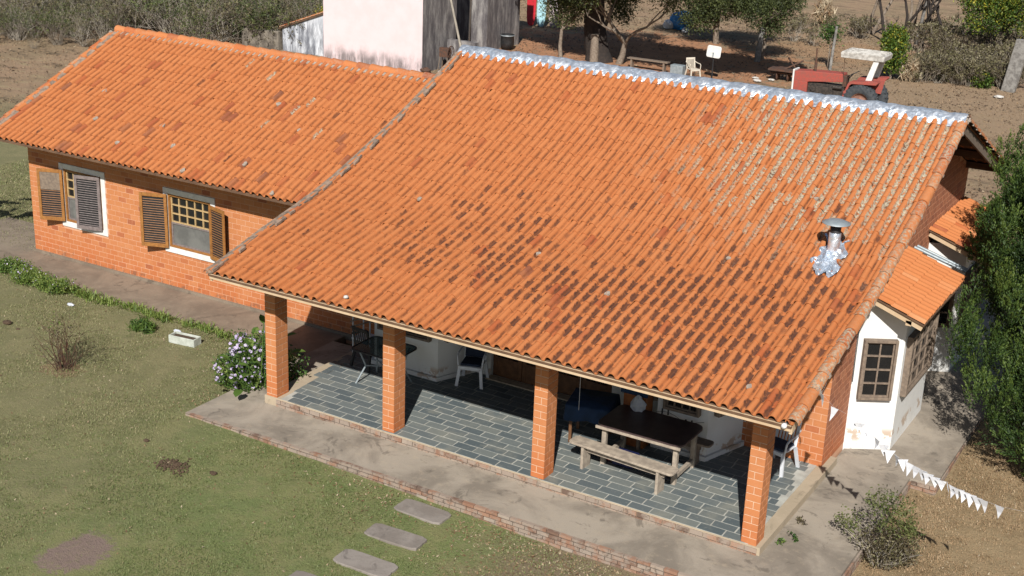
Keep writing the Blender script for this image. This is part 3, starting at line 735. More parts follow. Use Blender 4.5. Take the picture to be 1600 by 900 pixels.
g = MB(); g.prism([(Yw, 2.69), (11.0, 2.69), (WYR, gt(WYR))], -10.6, -10.4, O=(0, 0, 0), U=(0, 1, 0), V=(0, 0, 1), N=(1, 0, 0)); g.build('gable', 'mortar', wing_wall)
g = MB(); g.frame((-10.63, Yw, zb0-.1), (1, 0, 0), (0, 0, 1), (0, -1, 0), 0, 10.6, 0, .135, 0, .05); g.build('plinth', 'concrete_path', wing_wall)

def louvre_shutter(parent, hinge, ang, w, h, mat, blank=False, slat='wood_shutter'):
    """hinge point bottom, leaf runs from the hinge along angle"""
    U = Vector((math.cos(ang), math.sin(ang), 0)); V = Vector((0, 0, 1)); N = U.cross(V)
    if N.y > 0: N = -N
    f = MB(); t = .035
    for a, b_, c, d_ in ((0, .07, 0, h), (w-.07, w, 0, h), (.07, w-.07, 0, .09), (.07, w-.07, h-.08, h)):
        f.frame(hinge, U, V, N, a, b_, c, d_, 0, t)
    o = bevel(f.build('shutter', mat, parent), .004)
    s_ = MB(); k = .105; top = h-.10 if not blank else h*.60
    while k < top:
        p = Vector(hinge)+U*.07+V*k; s_.frame(p, U, (V*.8-N*.6).normalized(), (V*.6+N*.8).normalized(), 0, w-.14, 0, .036, .006, .014); k += .056
    s_.build('slats', slat, o)
    bk = MB(); bk.frame(hinge, U, V, N, .06, w-.06, .06, h-.06, .0005, .003); bk.build('backing', 'black', o)  # black sheet paints the shade seen in the gaps between slats
    if blank:
        p = MB(); p.frame(hinge, U, V, N, .07, w-.07, h*.60, h-.08, .008, .026); p.build('board', 'wood_greybrown', o)
    return o
def window(parent, O, U, N, w, h, cols, rows, split, fmat, mmat, surround=.13, lower='pane_grey', sur_sides='LRTB', depth=.10):
    """opening of w x h with its bottom-left at O on the wall face"""
    V = Vector((0, 0, 1)); fr = MB()
    for a, b_, c, d_ in ((0, .05, 0, h), (w-.05, w, 0, h), (.05, w-.05, 0, .05), (.05, w-.05, h-.05, h)): fr.frame(O, U, V, N, a, b_, c, d_, -depth, .012)
    wd = bevel(fr.build('window', fmat, parent), .004)
    if surround:
        s_ = MB(); q = surround
        for c_, (a, b_, c, d_) in {'L': (-q, -.001, -q, h+q), 'R': (w+.001, w+q, -q, h+q), 'T': (-.001, w+.001, h+.001, h+q), 'B': (-.001, w+.001, -q, -.001)}.items():
            if c_ in sur_sides: s_.frame(O, U, V, N, a, b_, c, d_, -.02, .025)
        bevel(s_.build('surround', 'paint_white', wd), .004)
    g0 = split*h if split else .05
    p = MB(); p.frame(O, U, V, N, .05, w-.05, g0, h-.05, -.072, -.066); p.build('pane', 'pane_dark', wd)
    m_ = MB(); W = w-.10; Hh = h-.05-g0; t = .028
    for i in range(cols+1):
        x = .05+W*i/cols; m_.frame(O, U, V, N, x-t/2 if 0 < i < cols else (x if i == 0 else x-t), x+t/2 if 0 < i < cols else (x+t if i == 0 else x), g0, h-.05, -.064, -.035)
    for j in range(rows+1):
        z = g0+Hh*j/rows; a = z-t/2 if 0 < j < rows else (z if j == 0 else z-t)
        m_.frame(O, U, V, N, .051, w-.051, a, a+t, -.066, -.033)
    m_.build('muntins', mmat, wd)
    if split:
        p = MB(); p.frame(O, U, V, N, .09, w-.09, .09, g0-.04, -.050, -.044); p.build('pane', lower, wd)
        p = MB()
        for a, b_, c, d_ in ((.05, .09, .05, g0), (w-.09, w-.05, .05, g0), (.09, w-.09, .05, .09), (.09, w-.09, g0-.04, g0)): p.frame(O, U, V, N, a, b_, c, d_, -.055, -.025)
        p.build('sash', 'wood_grey', wd)
    return wd
for i, (a, b_, c, d_) in enumerate(wins):
    wd = window(wing_wall, Vector((a, Yw-.004, c)), Vector((1, 0, 0)), Vector((0, -1, 0)), b_-a, d_-c, 5, 3, .47, 'wood_window', 'wood_muntin')
    if i == 0:
        louvre_shutter(wd, (a+.01, Yw-.05, c+.01), R(180+22), .64, d_-c-.03, 'wood_window', True)
        louvre_shutter(wd, (b_-.01, Yw-.04, c-.02), R(180+14), .68, d_-c+.01, 'wood_grey', slat='wood_grey')
    else:
        louvre_shutter(wd, (a+.01, Yw-.05, c-.02), R(180+20), .66, d_-c+.01, 'wood_window')
        louvre_shutter(wd, (b_, Yw-.05, c-.02), R(-16), .62, d_-c-.01, 'wood_window')
# black sheet standing in for the dark of the rooms behind the openings
mb = MB(); mb.box(-10.3, .5, 3.95, 3.99, -.1, 2.7); mb.build('room_dark_sheet', 'black', wing_wall)

# main house right wall and gable
XW = 9.68; wm = MB()
yk = [3.215, 4, 5, 6, YR, 8, 9, 10, 11, 11.7]
poly = [(3.215, -.4)]+[(11.7, -.4)]+[(y, roofz(y)-.10) for y in yk[::-1]]
wm.prism(poly, XW-.2, XW, O=(0, 0, 0), U=(0, 1, 0), V=(0, 0, 1), N=(1, 0, 0))
wm.prism([(y, z if z < 0 else z-.02) for y, z in poly], .3, .5, O=(0, 0, 0), U=(0, 1, 0), V=(0, 0, 1), N=(1, 0, 0)); wm.box(.5, XW-.2, 11.5, 11.7, -.3, 3.6); gw = wm.build('gable_wall', 'mortar', house)
b = MB(); bricks(b, (XW, 3.2, -.02), (0, 1, 0), (0, 0, 1), (1, 0, 0), 8.5, 5.6, top=lambda u: roofz(3.2+u)-.12+.02, tone=lambda: min(1, max(0, random.gauss(.42, .2))))
b.build('brickwork', 'brick_dark', gw)
# veranda back wall: white plaster with brick end, doors, two bays
bw = MB(); wall_holes(bw, (.5, 3.2, -.1), (1, 0, 0), (0, 0, 1), (0, -1, 0), 7.75, 3.75, [(2.45, 5.1, .1, 2.2)], .2)
back = bw.build('veranda_wall', 'plaster', house)
be = MB(); be.box(8.25, XW-.001, 3.2, 3.214, -.3, 3.6); 
bo = be.build('brick_pier', 'mortar', house)
b = MB(); bricks(b, (8.15, 3.2, -.02), (1, 0, 0), (0, 0, 1), (0, -1, 0), XW-8.15+.0, 3.6, bl=.26); b.build('brickwork', 'brick', bo)
dr = MB()
for k in range(4):
    x = 2.97+k*.655
    dr.box(x, x+.09, 3.26, 3.31, 0.02, 2.1); dr.box(x+.555, x+.645, 3.26, 3.31, .02, 2.1)
    dr.box(x+.09, x+.555, 3.26, 3.31, .02, .42); dr.box(x+.09, x+.555, 3.26, 3.31, 1.95, 2.1); dr.box(x+.305, x+.335, 3.265, 3.305, .42, 1.95); dr.box(x+.09, x+.555, 3.265, 3.305, 1.15, 1.19)
do = bevel(dr.build('door', 'wood_door', back), .005)
p = MB(); p.box(2.95, 5.6, 3.30, 3.306, .05, 2.08); p.build('pane', 'pane_dark', do)
dt = MB(); dt.box(2.95, 5.62, 3.02, 3.22, .0, .035); dt.build('door_step', 'concrete_beige', back)
def bay(parent, pts, zt, wz0, wz1, name, winmat, wincols, mat='plaster', zb=-.2):
    mb = MB()
    poly = [Vector((*p, 0)) for p in pts]
    mb.prism([(p.x, p.y) for p in poly], zb, zt); o = mb.build(name, mat, parent)
    for (pa, pb), c in zip(zip(poly, poly[1:]), wincols):
        if not c: continue
        U = (pb-pa); L = U.length; U.normalize(); N = Vector((U.y, -U.x, 0))
        m_ = .14; O = pa+U*m_+Vector((0, 0, wz0))+N*.105
        # the unit sits on the wall face
        window(o, pa+U*m_+Vector((0, 0, wz0))+N*.10, U, N, L-2*m_, wz1-wz0, c, 4, 0, winmat, winmat, surround=0)
    return o
bay(back, [(.35, 3.2), (.72, 2.4), (2.23, 2.4), (2.56, 3.2)], 2.7, .80, 1.95, 'bay', 'wood_greybrown', (2, 4, 2))
bay(back, [(6.62, 3.2), (6.95, 2.25), (7.91, 2.25), (8.2, 3.2)], 2.75, .81, 1.95, 'bay', 'wood_greybrown', (2, 4, 2))
for pts in ([(.28, 3.19), (.68, 2.33), (2.26, 2.33), (2.62, 3.19)], [(6.56, 3.19), (6.9, 2.18), (7.94, 2.18), (8.26, 3.19)]): mb = MB(); mb.prism(pts, 0, .09); mb.build('bay_plinth', 'plaster', back)
bay(gw, [(XW-.02, 4.44), (10.41, 4.90), (10.41, 7.0), (XW-.02, 7.45)], 2.62, .86, 2.0, 'bay', 'wood_greybrown', (2, 4, 2))
bay(gw, [(XW-.02, 8.95), (10.38, 9.3), (10.38, 11.2), (XW-.02, 11.5)], 2.62, .86, 2.0, 'bay', 'wood_greybrown', (2, 4, 2))
for y0, y1 in ((4.28, 7.22), (8.75, 11.7)):
    n = int(round((y1-y0)/P_T)); xo = 10.82
    ro = tiled('bay_roof', gw, (xo, y0, 0), (0, 1, 0), (-1, 0, 0), n, [(0, 2.56), (1.14, 2.96)], course=.40, seed=int(y0*10), tonef=lambda u, v, t, rg: .55+.45*t if t > .08 else t*4)
    mb = MB(); deck(mb, (xo, y0, 0), (0, 1, 0), (-1, 0, 0), y1-y0, [(0, 2.56), (1.14, 2.96)], .02, .025); mb.build('roof_boards', 'deck', ro)
    mb = MB()
    for y in (y0+.03, y1-.09, (y0+y1)/2): mb.frame((xo-.02, y, 2.505), (-.943, 0, .331), (0, 1, 0), (.331, 0, .943), 0, 1.15, 0, .055, -.085, .0)
    mb.box(xo-.32, xo-.22, y0+.03, y1-.03, 2.47, 2.56)
    mb.build('rafter', 'wood_beam', ro)
mb = MB(); mb.cyl((9.75, 7.45, 2.92), (10.75, 7.5, 2.62), .035, n=8); mb.cyl((9.78, 7.55, 2.93), (10.75, 7.6, 2.63), .03, n=8); mb.build('gutter_pipe', 'steel_dull', gw)
mb = MB(); mb.frame((XW+.006, 6.3, 3.12), (0, 1, 0), (0, 0, 1), (1, 0, 0), 0, .16, 0, .3, 0, .03); mb.build('vent_plate', 'paint_white', gw)
# lamp at eave corner
mb = MB(); mb.lathe([(0, -.04), (.032, -.036), (.043, 0), (.03, .04), (.02, .07)], (XR-.12, -.985, 2.56), 14, axis='y'); l = mb.build('eave_lamp', 'lamp_white', house)
mb = MB(); mb.lathe([(0, 0), (.03, 0), (.034, .06), (0, .07)], (XR-.12, -.93, 2.56), 10, axis='y'); mb.build('lamp_base', 'black', l)
mb = MB(); mb.tube([(9.9, 4.2, 2.9), (9.72, 4.35, 2.4), (9.72, 4.36, 1.2)], .008, 5); mb.build('cable', 'black', gw)

# ------------------------------------------------------------------ FURNITURE ON THE VERANDA
def chair(x, y, rz, mat, label, cushion=None, group=None, z=0, s=1.0, name='plastic_chair', back_pad=True):
    t = empty(name, (x, y, z), label, 'chair', group, rz)
    sm = MB(); sm.prism([(-.21, -.22), (.21, -.22), (.23, -.05), (.21, .20), (-.21, .20), (-.23, -.05)], .40, .425)
    sm.frame((0, -.22, .37), (1, 0, 0), (0, 1, 0), (0, 0, 1), -.2, .2, -.015, .01, -.02, .05)
    bevel(sm.build('seat', mat, t), .008, 2)
    bm_ = MB()
    for i in range(7):
        a = -.18+i*.06; bm_.frame((a, .20, .43), (1, 0, 0), (0, .2, .98), (0, -.98, .2), -.017, .017, 0, .38, 0, .014)
    bm_.frame((0, .20, .43), (1, 0, 0), (0, .2, .98), (0, -.98, .2), -.225, .225, .37, .45, -.004, .018)
    for a in (-.225, .19): bm_.frame((a, .20, .43), (1, 0, 0), (0, .2, .98), (0, -.98, .2), 0, .035, -.02, .37, -.002, .016)
    bevel(bm_.build('backrest', mat, t), .005)
    for sx in (-1, 1):
        a = MB(); a.tube([(sx*.235, -.2, .42), (sx*.255, -.19, .60), (sx*.26, -.12, .645), (sx*.255, .1, .655), (sx*.225, .27, .70)], .018, 8); a.build('armrest', mat, t)
        for sy in (-1, 1):
            l = MB(); fx, fy = sx*.25, sy*.25+(.03 if sy > 0 else 0)
            p0 = Vector((sx*.205, sy*.19, .41)); p1 = Vector((fx, fy, 0))
            d = (p1-p0).normalized()
            l.prism([(-.03, -.02), (.03, -.02), (.026, .02), (-.026, .02)], 0, (p1-p0).length, O=p0, U=(1, 0, 0), V=(0, 1, 0), N=d); l.build('leg', mat, t)
    if cushion:
        c = MB(); c.box(-.19, .19, -.2, .18, .427, .475); bevel(c.build('cushion', cushion, t), .015, 3)
        if not back_pad: return t
        c = MB(); c.frame((0, .175, .48), (1, 0, 0), (0, .2, .98), (0, -.98, .2), -.19, .19, 0, .36, 0, .04); bevel(c.build('back_cushion', cushion, t), .015, 3)
    return t
chair(2.83, 2.72, R(18), 'plastic_white', 'white plastic armchair with dark navy padding beside the brown doors', 'navy_cloth')
chair(9.05, 2.72, R(-12), 'plastic_white', 'white plastic armchair with dark patterned pad behind the rightmost pillar', 'navy_cloth', back_pad=False)
chair(.72, 2.25, R(170), 'black', 'dark chair in the shade at the left end of the veranda behind the glass table', name='dark_chair')

# picnic table
def rounded(x0, x1, y0, y1, r, n=5):
    out = []
    for cx_, cy_, a0 in ((x1-r, y0+r, -90), (x1-r, y1-r, 0), (x0+r, y1-r, 90), (x0+r, y0+r, 180)):
        out += [(cx_+r*math.cos(R(a0+90*i/n)), cy_+r*math.sin(R(a0+90*i/n))) for i in range(n+1)]
    return out
t = empty('picnic_table', (7.17, 1.5, 0), 'wooden picnic table with dark brown rounded top near the right end of the veranda', 'table')
mb = MB(); mb.prism(rounded(-.80, .80, -.50, .50, .16), .735, .775); bevel(mb.build('tabletop', 'brown_top', t), .004)
mb = MB(); mb.box(-.78, .78, -.515, -.49, .70, .745); mb.build('edge_board', 'wood_bench', t)
for y in (-.33, .33): mb = MB(); mb.box(-.6, .6, y-.02, y+.02, .66, .735); mb.build('apron_rail', 'wood_bench', t)
for sx in (-1, 1):
    for sy in (-1, 1):
        l = MB(); l.box(sx*.66-.04, sx*.66+.04, sy*.38-.04, sy*.38+.04, 0, .735); bevel(l.build('leg', 'wood_bench', t), .005)
    c = MB(); c.box(sx*.66-.03, sx*.66+.03, -.34, .34, .10, .17); c.build('stretcher', 'wood_bench', t)
def bench(x, y, L, w, rz, label, mat='wood_bench'):
    t = empty('wooden_bench', (x, y, 0), label, 'bench', 'benches of the picnic table', rz)
    mb = MB(); mb.prism(rounded(-L/2, L/2, -w/2, w/2, .07, 3), .425, .465); bevel(mb.build('seat', mat, t), .006)
    mb = MB(); mb.box(-L/2+.2, L/2-.2, -.02, .02, .30, .425); mb.build('stretcher', mat, t)
    for sx in (-1, 1):
        l = MB(); l.frame((sx*(L/2-.28), 0, 0), (1, 0, 0), (0, 1, 0), (0, 0, 1), -.025, .025, -w*.42, w*.42, 0, .425); bevel(l.build('leg', mat, t), .006)
bench(7.03, .78, 2.0, .30, R(-4), 'bleached wooden bench on the sunlit side of the picnic table')
bench(7.30, 2.02, 1.62, .26, 0, 'dark wooden bench in the shade behind the picnic table', 'wood_greybrown')
# things on / under the table
def blob(name, c, rad, mat, label, cat, seed=1, squash=(1, 1, 1), peak=0, group=None):
    rg = random.Random(seed); mb = MB(); prof = []
    n = 12; m = 8; vs = []
    for j in range(m+1):
        th = math.pi*j/m
        for i in range(n):
            a = 2*math.pi*i/n; rr = rad*(1+rg.uniform(-.13, .13)); z = math.cos(th)*rr*squash[2]
            k = math.sin(th)*(1-peak*max(0, math.cos(th)))
            vs.append((math.cos(a)*rr*k*squash[0], math.sin(a)*rr*k*squash[1], max(z+rad*squash[2]*.75, 0)))
    fs = [(j*n+i, (j+1)*n+i, (j+1)*n+(i+1) % n, j*n+(i+1) % n) for j in range(m) for i in range(n)]
    mb.add(vs, fs, smooth=False); o = mb.build(name, mat, loc=c); tag(o, label, cat, group); return o
blob('plastic_bag', (6.74, 1.90, .775), .15, 'bag', 'crumpled white bag on the far left corner of the picnic table', 'bag', 3, (.95, .7, 1.05), .5)
mb = MB(); mb.box(-.22, .22, -.15, .15, 0, 1.12); o = bevel(mb.build('wooden_cabinet', 'orange_wood', loc=(6.62, 2.15, 0)), .01); tag(o, 'orange brown wooden cabinet standing behind the picnic table under a cloth', 'cabinet')
mb = MB()
mb.box(-.26, .26, -.19, .19, 0, .05); mb.box(-.26, .26, -.20, -.17, -.12, .0)
o = mb.build('folded_cloth', 'blue_cloth', loc=(6.62, 2.15, 1.125)); bevel(o, .01); tag(o, 'blue and white cloth draped over the wooden cabinet', 'cloth')
mb = MB(); mb.box(-.24, .24, -.17, .15, .052, .10); bevel(mb.build('white_layer', 'bag', o), .008)
blob('plastic_bowl', (6.55, 1.35, 0.01), .10, 'red_plastic', 'red plastic bowl on the floor under the picnic table', 'bowl', 5, (1.2, 1.2, .8))
mb = MB(); mb.box(-.2, .2, -.13, .13, 0, .22); o = bevel(mb.build('storage_box', 'blue_plastic', loc=(6.85, 1.3, .012)), .015); tag(o, 'dark blue box on the slate under the sunlit bench', 'box')
for (x, y, rz, lb) in ((6.78, 1.32, .4, 'pale shoe lying left under the picnic table'), (6.98, 1.38, -.2, 'pale shoe lying further right under the picnic table')):
    mb = MB(); mb.prism([(-.13, -.035), (0, -.045), (.12, -.04), (.15, 0), (.12, .04), (-.02, .035), (-.13, .035)], 0, .05); mb.prism([(-.12, -.03), (.0, -.035), (0, .03), (-.12, .03)], .05, .085)
    o = bevel(mb.build('shoe', 'plastic_cream', loc=(x, y, .012)), .01, 2); o.rotation_euler.z = rz; tag(o, lb, 'shoe', 'shoes under the table')
# blue cloth table
t = empty('square_table', (5.86, 1.88, 0), 'small square table covered by a deep blue cloth in the middle of the veranda', 'table', rz=.25)
for sx in (-1, 1):
    for sy in (-1, 1):
        l = MB(); l.box(sx*.3-.025, sx*.3+.025, sy*.3-.025, sy*.3+.025, 0, .73); l.build('leg', 'wood_door', t)
mb = MB(); mb.box(-.38, .38, -.38, .38, .73, .752); mb.build('tabletop', 'wood_door', t)
n = 40; vs = [(0, 0, .765)]; 
for k, (q, z0, fl) in enumerate(((.39, .762, 0), (.40, .74, .01), (.42, .62, .03), (.43, .50, .045))):
    for i in range(n):
        a = 2*math.pi*i/n; r_ = q/max(abs(math.cos(a)), abs(math.sin(a)))*(1 if k < 2 else .97); r_ += fl*math.sin(a*9)
        vs.append((r_*math.cos(a), r_*math.sin(a), z0+(-.12*max(0, abs(math.sin(2*a))-.6) if k == 3 else 0)))
fs = [(0, 1+i, 1+(i+1) % n) for i in range(n)]+[(1+k*n+i, 1+(k+1)*n+i, 1+(k+1)*n+(i+1) % n, 1+k*n+(i+1) % n) for k in range(3) for i in range(n)]
mb = MB(); mb.add(vs, fs, smooth=True); o = mb.build('tablecloth', 'blue_cloth', loc=(5.86, 1.88, 0)); o.rotation_euler.z = .25; tag(o, 'deep blue cloth hanging over the small square table', 'tablecloth')
# glass patio table and metal rack
t = empty('glass_table', (1.45, 1.72, 0), 'glass patio table with black rounded rim behind the second pillar', 'table')
mb = MB(); pr = rounded(-.52, .52, -.42, .42, .14)
mb.tube([(a, b_, .72) for a, b_ in pr]+[(pr[0][0], pr[0][1], .72)], .018, 8); mb.build('rim', 'black', t)
mb = MB(); mb.prism(rounded(-.51, .51, -.41, .41, .13), .716, .724)
gm = NT('table_glass'); gm.b.inputs['Transmission Weight'].default_value = .6; gm.out((.2, .3, .3), .05); M['table_glass'] = gm.m
mb.build('glass_top', 'table_glass', t)
for sx in (-1, 1):
    for sy in (-1, 1):
        l = MB(); l.tube([(sx*.38, sy*.3, .71), (sx*.30, sy*.18, .35), (sx*.42, sy*.34, 0)], .018, 6); l.build('leg', 'metal_grey', t)
mb = MB(); mb.tube([(-.30, -.18, .35), (.30, .18, .35)], .012, 6); mb.tube([(-.30, .18, .35), (.30, -.18, .35)], .012, 6); mb.build('brace', 'metal_grey', t)
t = empty('metal_rack', (.15, 2.45, 0), 'tall white metal rack with slanted dark arms in the shade left of the glass table', 'rack')
for a in (0, .42):
    for q in (0, .35):
        l = MB(); l.cyl((a, q, 0), (a, q, 1.15 if a else .95), .016, n=6); l.build('post', 'plastic_white', t)
for k in range(3):
    l = MB(); l.cyl((-.05, -.02, .62+k*.12), (.46, -.02, .86+k*.12), .016, n=6); l.build('arm', 'wood_greybrown', t)
mb = MB(); mb.box(-.02, .44, -.02, .37, .38, .41); mb.build('shelf', 'plastic_white', t)
# cord with pegs on the right bay, thin hanging string
mb = MB(); pts = [(6.98+.9*i/8, 2.14, .72+.05*math.sin(i*.9)) for i in range(9)]; mb.tube(pts, .004, 4); o = mb.build('clothes_line', 'black'); tag(o, 'thin dark cord with pegs along the white bay wall behind the table', 'clothes line')
for i in (1, 2, 5, 6): 
    m_ = MB(); x, y, z = pts[i]; m_.box(x-.012, x+.012, y-.01, y+.01, z-.05, z+.05); m_.build('peg', 'black', o)
mb = MB(); mb.cyl((5.97, 1.15, 2.0), (5.97, 1.15, .85), .004, n=5); o = mb.build('hanging_string', 'plastic_white'); tag(o, 'thin pale string hanging from the veranda roof left of the picnic table', 'string')

# ------------------------------------------------------------------ BUNTING
bp = [(10.15, .55, 2.27), (10.10, 1.2, 2.22), (10.4, .95, 2.15), (10.77, .75, 2.16), (11.06, .65, 2.02), (11.49, .6, 1.80), (11.9, .5, 1.73), (12.29, .4, 1.67), (12.85, .1, 1.72), (13.08, .05, 1.72), (14.2, -.4, 2.0)]
bt = empty('bunting', (10.15, .55, 2.27), 'string of white pennants hanging from the right eave corner out over the dry grass', 'bunting')
O0 = Vector((10.15, .55, 2.27)); mb = MB()
def brel(p): return Vector(p)-O0
pl = [brel(p) for p in bp[1:]]
mb.tube([brel((10.12, 1.35, 2.36))]+pl, .0008, 4); mb.build('string', 'flag', bt)
fl = []
for k, (a, b_) in enumerate(zip(pl[2:7], pl[3:8])):
    m_ = max(2, int((b_-a).length/.10)); fl += [(a.lerp(b_, i/m_), (b_-a).normalized()) for i in range(m_)]
fl += [(pl[0], Vector((.8, -.6, 0))), (pl[1], Vector((.85, -.5, 0))), (pl[7], Vector((.9, -.4, 0))), (pl[8], Vector((.9, -.4, 0)))]
for i, (p, d_) in enumerate(fl):
    rr = random.Random(i); big = i >= len(fl)-4; wv = .16 if not big else .14; h_ = rr.uniform(.16, .23) if not big else .22
    ang = rr.uniform(-.9, .9) if not big else rr.uniform(-.2, .2); u = Matrix.Rotation(ang, 3, 'Z') @ Vector((d_.x, d_.y, 0)).normalized(); n_ = Vector((-u.y, u.x, 0)); tilt = rr.uniform(-.35, .35)
    a = p-u*wv*.5; b_ = p+u*wv*.5; c = p+Vector((0, 0, -h_))+n_*tilt*h_+u*rr.uniform(-.03, .03)
    vs = []; fs = []; 
    for (q) in (a, b_, a.lerp(c, .5)+n_*.015, b_.lerp(c, .5)+n_*.015, c): vs += [q-n_*.0008, q+n_*.0008]
    m_ = MB(); m_.add(vs, [(0, 2, 6, 4), (1, 5, 7, 3), (4, 6, 8), (5, 9, 7), (0, 1, 3, 2), (0, 4, 5, 1), (2, 3, 7, 6), (4, 8, 9, 5), (6, 7, 9, 8)]); m_.build('flag', 'flag', bt)

# ------------------------------------------------------------------ VEGETATION
def leaves_np(cen, size, rg, asp=2.2, up=0., droop=0.):
    """one bent-free quad per leaf, random orientation; returns verts, faces"""
    n = len(cen); d = rg.normal(0, 1, (n, 3)); d[:, 2] += up-droop; d /= np.linalg.norm(d, axis=1)[:, None]
    q = rg.normal(0, 1, (n, 3)); w = np.cross(d, q); w /= np.linalg.norm(w, axis=1)[:, None]+1e-9
    sz = size*rg.uniform(.6, 1.35, n)[:, None]; L = d*sz; W = w*sz/asp
    V = np.stack([cen-L*.5, cen+W*.5, cen+L*.5, cen-W*.5], 1).reshape(-1, 3)
    return V, np.arange(4*n).reshape(n, 4)
def in_blobs(blobs, n, rg, shell=.35):
    """points through ellipsoids (cx,cy,cz,rx,ry,rz), denser to the outside"""
    B = np.array(blobs, float); vol = (B[:, 3]*B[:, 4]*B[:, 5])**.75; k = rg.choice(len(B), n, p=vol/vol.sum())
    d = rg.normal(0, 1, (n, 3)); d /= np.linalg.norm(d, axis=1)[:, None]
    r = rg.uniform(0, 1, n)**shell
    return B[k, :3]+d*r[:, None]*B[k, 3:], k
def foliage(name, blobs, n, size, mat, parent, seed, asp=2.2, clump=14, csz=.12, up=0., droop=0., tbase=.5, tvar=.28, shell=.35):
    rg = np.random.default_rng(seed); nc = max(1, n//clump)
    C, k = in_blobs(blobs, nc, rg, shell); ct = rg.normal(0, tvar, nc)
    cen = (C[:, None, :]+rg.normal(0, csz, (nc, clump, 3))).reshape(-1, 3)
    V, F = leaves_np(cen, size, rg, asp, up, droop)
    tone = np.clip(tbase+np.repeat(ct, clump)+rg.normal(0, .13, len(cen)), 0, 1)
    return np_mesh(name, V, F, mat, parent, {'tone': tone})
def limb(mb, p, d, L, r, depth, rg, spread=.5, n=6, up=.15, seg=3):
    """recursive bent branch; returns tips"""
    tips = []; p = Vector(p); d = Vector(d).normalized(); pts = [p]; rad = [r]
    for i in range(seg):
        d = (d+Vector((rg.gauss(0, .16), rg.gauss(0, .16), rg.gauss(up*.3, .1)))).normalized(); p = p+d*L/seg; pts.append(p); rad.append(r*(1-.35*(i+1)/seg))
    mb.tube(pts, rad, n, caps=False)
    if depth == 0: return [p]
    for k in range(rg.choice((2, 3, 3))):
        nd = (d+Vector((rg.gauss(0, spread), rg.gauss(0, spread), rg.gauss(up, spread*.6)))).normalized()
        tips += limb(mb, p, nd, L*rg.uniform(.6, .85), rad[-1]*.75, depth-1, rg, spread, max(3, n-1), up, seg)
    return tips
def tree(name, loc, label, cat, h, r, lean, depth, L, blobs, n, size, mat, bark, seed, group=None, **kw):
    t = empty(name, loc, label, cat, group); rg = random.Random(seed); mb = MB()
    p0 = Vector((0, 0, -.3)); p1 = Vector((lean[0], lean[1], h)); mid = p0.lerp(p1, .5)+Vector((rg.gauss(0, .06*h), rg.gauss(0, .06*h), 0))
    mb.tube([p0, p0.lerp(mid, .3), mid, p1], [r*1.35, r*1.05, r*.9, r*.72], 9, caps=False)
    tips = []
    for k in range(4):
        a = rg.uniform(0, 6.28); tips += limb(mb, p1-Vector((0, 0, .1*k*h*.3)), (math.cos(a)*.8, math.sin(a)*.8, .8), L, r*.5, depth, rg)
    mb.build('trunk', bark, t)
    bl = [(*b[:3], *b[3:]) for b in blobs] if blobs else [(q.x, q.y, q.z, L*.5, L*.5, L*.35) for q in tips]
    foliage('crown', bl, n, size, mat, t, seed, **kw)
    return t
def twiggy(name, loc, label, cat, nst, hh, spread, mat, leafmat, nleaf, lsize, seed, group=None, depth=1, r=.012, **kw):
    t = empty(name, loc, label, cat, group); rg = random.Random(seed); mb = MB(); tips = []
    for k in range(nst):
        a = rg.uniform(0, 6.28); q = rg.uniform(0, spread*.35); tips += limb(mb, (math.cos(a)*q, math.sin(a)*q, -.03), (math.cos(a)*spread*rg.random(), math.sin(a)*spread*rg.random(), 1), hh*rg.uniform(.4, .8), r*rg.uniform(.6, 1.2), depth, rg, .45, 4, .1, 3)
    mb.build('stems', mat, t)
    if nleaf: foliage('leaves', [(q.x, q.y, q.z*.95, hh*.18, hh*.18, hh*.15) for q in tips], nleaf, lsize, leafmat, t, seed, clump=6, csz=.05, **kw)
    return t
def copy_tree(root, loc, rz, s, label, group=None):
    c = root.copy(); COL.objects.link(c); c.location = loc; c.rotation_euler.z = rz; c.scale = (s[0], s[1], s[2]) if isinstance(s, tuple) else (s, s, s)
    c['label'] = label
    if group: c['group'] = group
    for ch in list(root.children):
        d = ch.copy(); COL.objects.link(d); d.parent = c
    return c
def G(x, y, dz=0): return (x, y, float(gz(x, y))+dz)

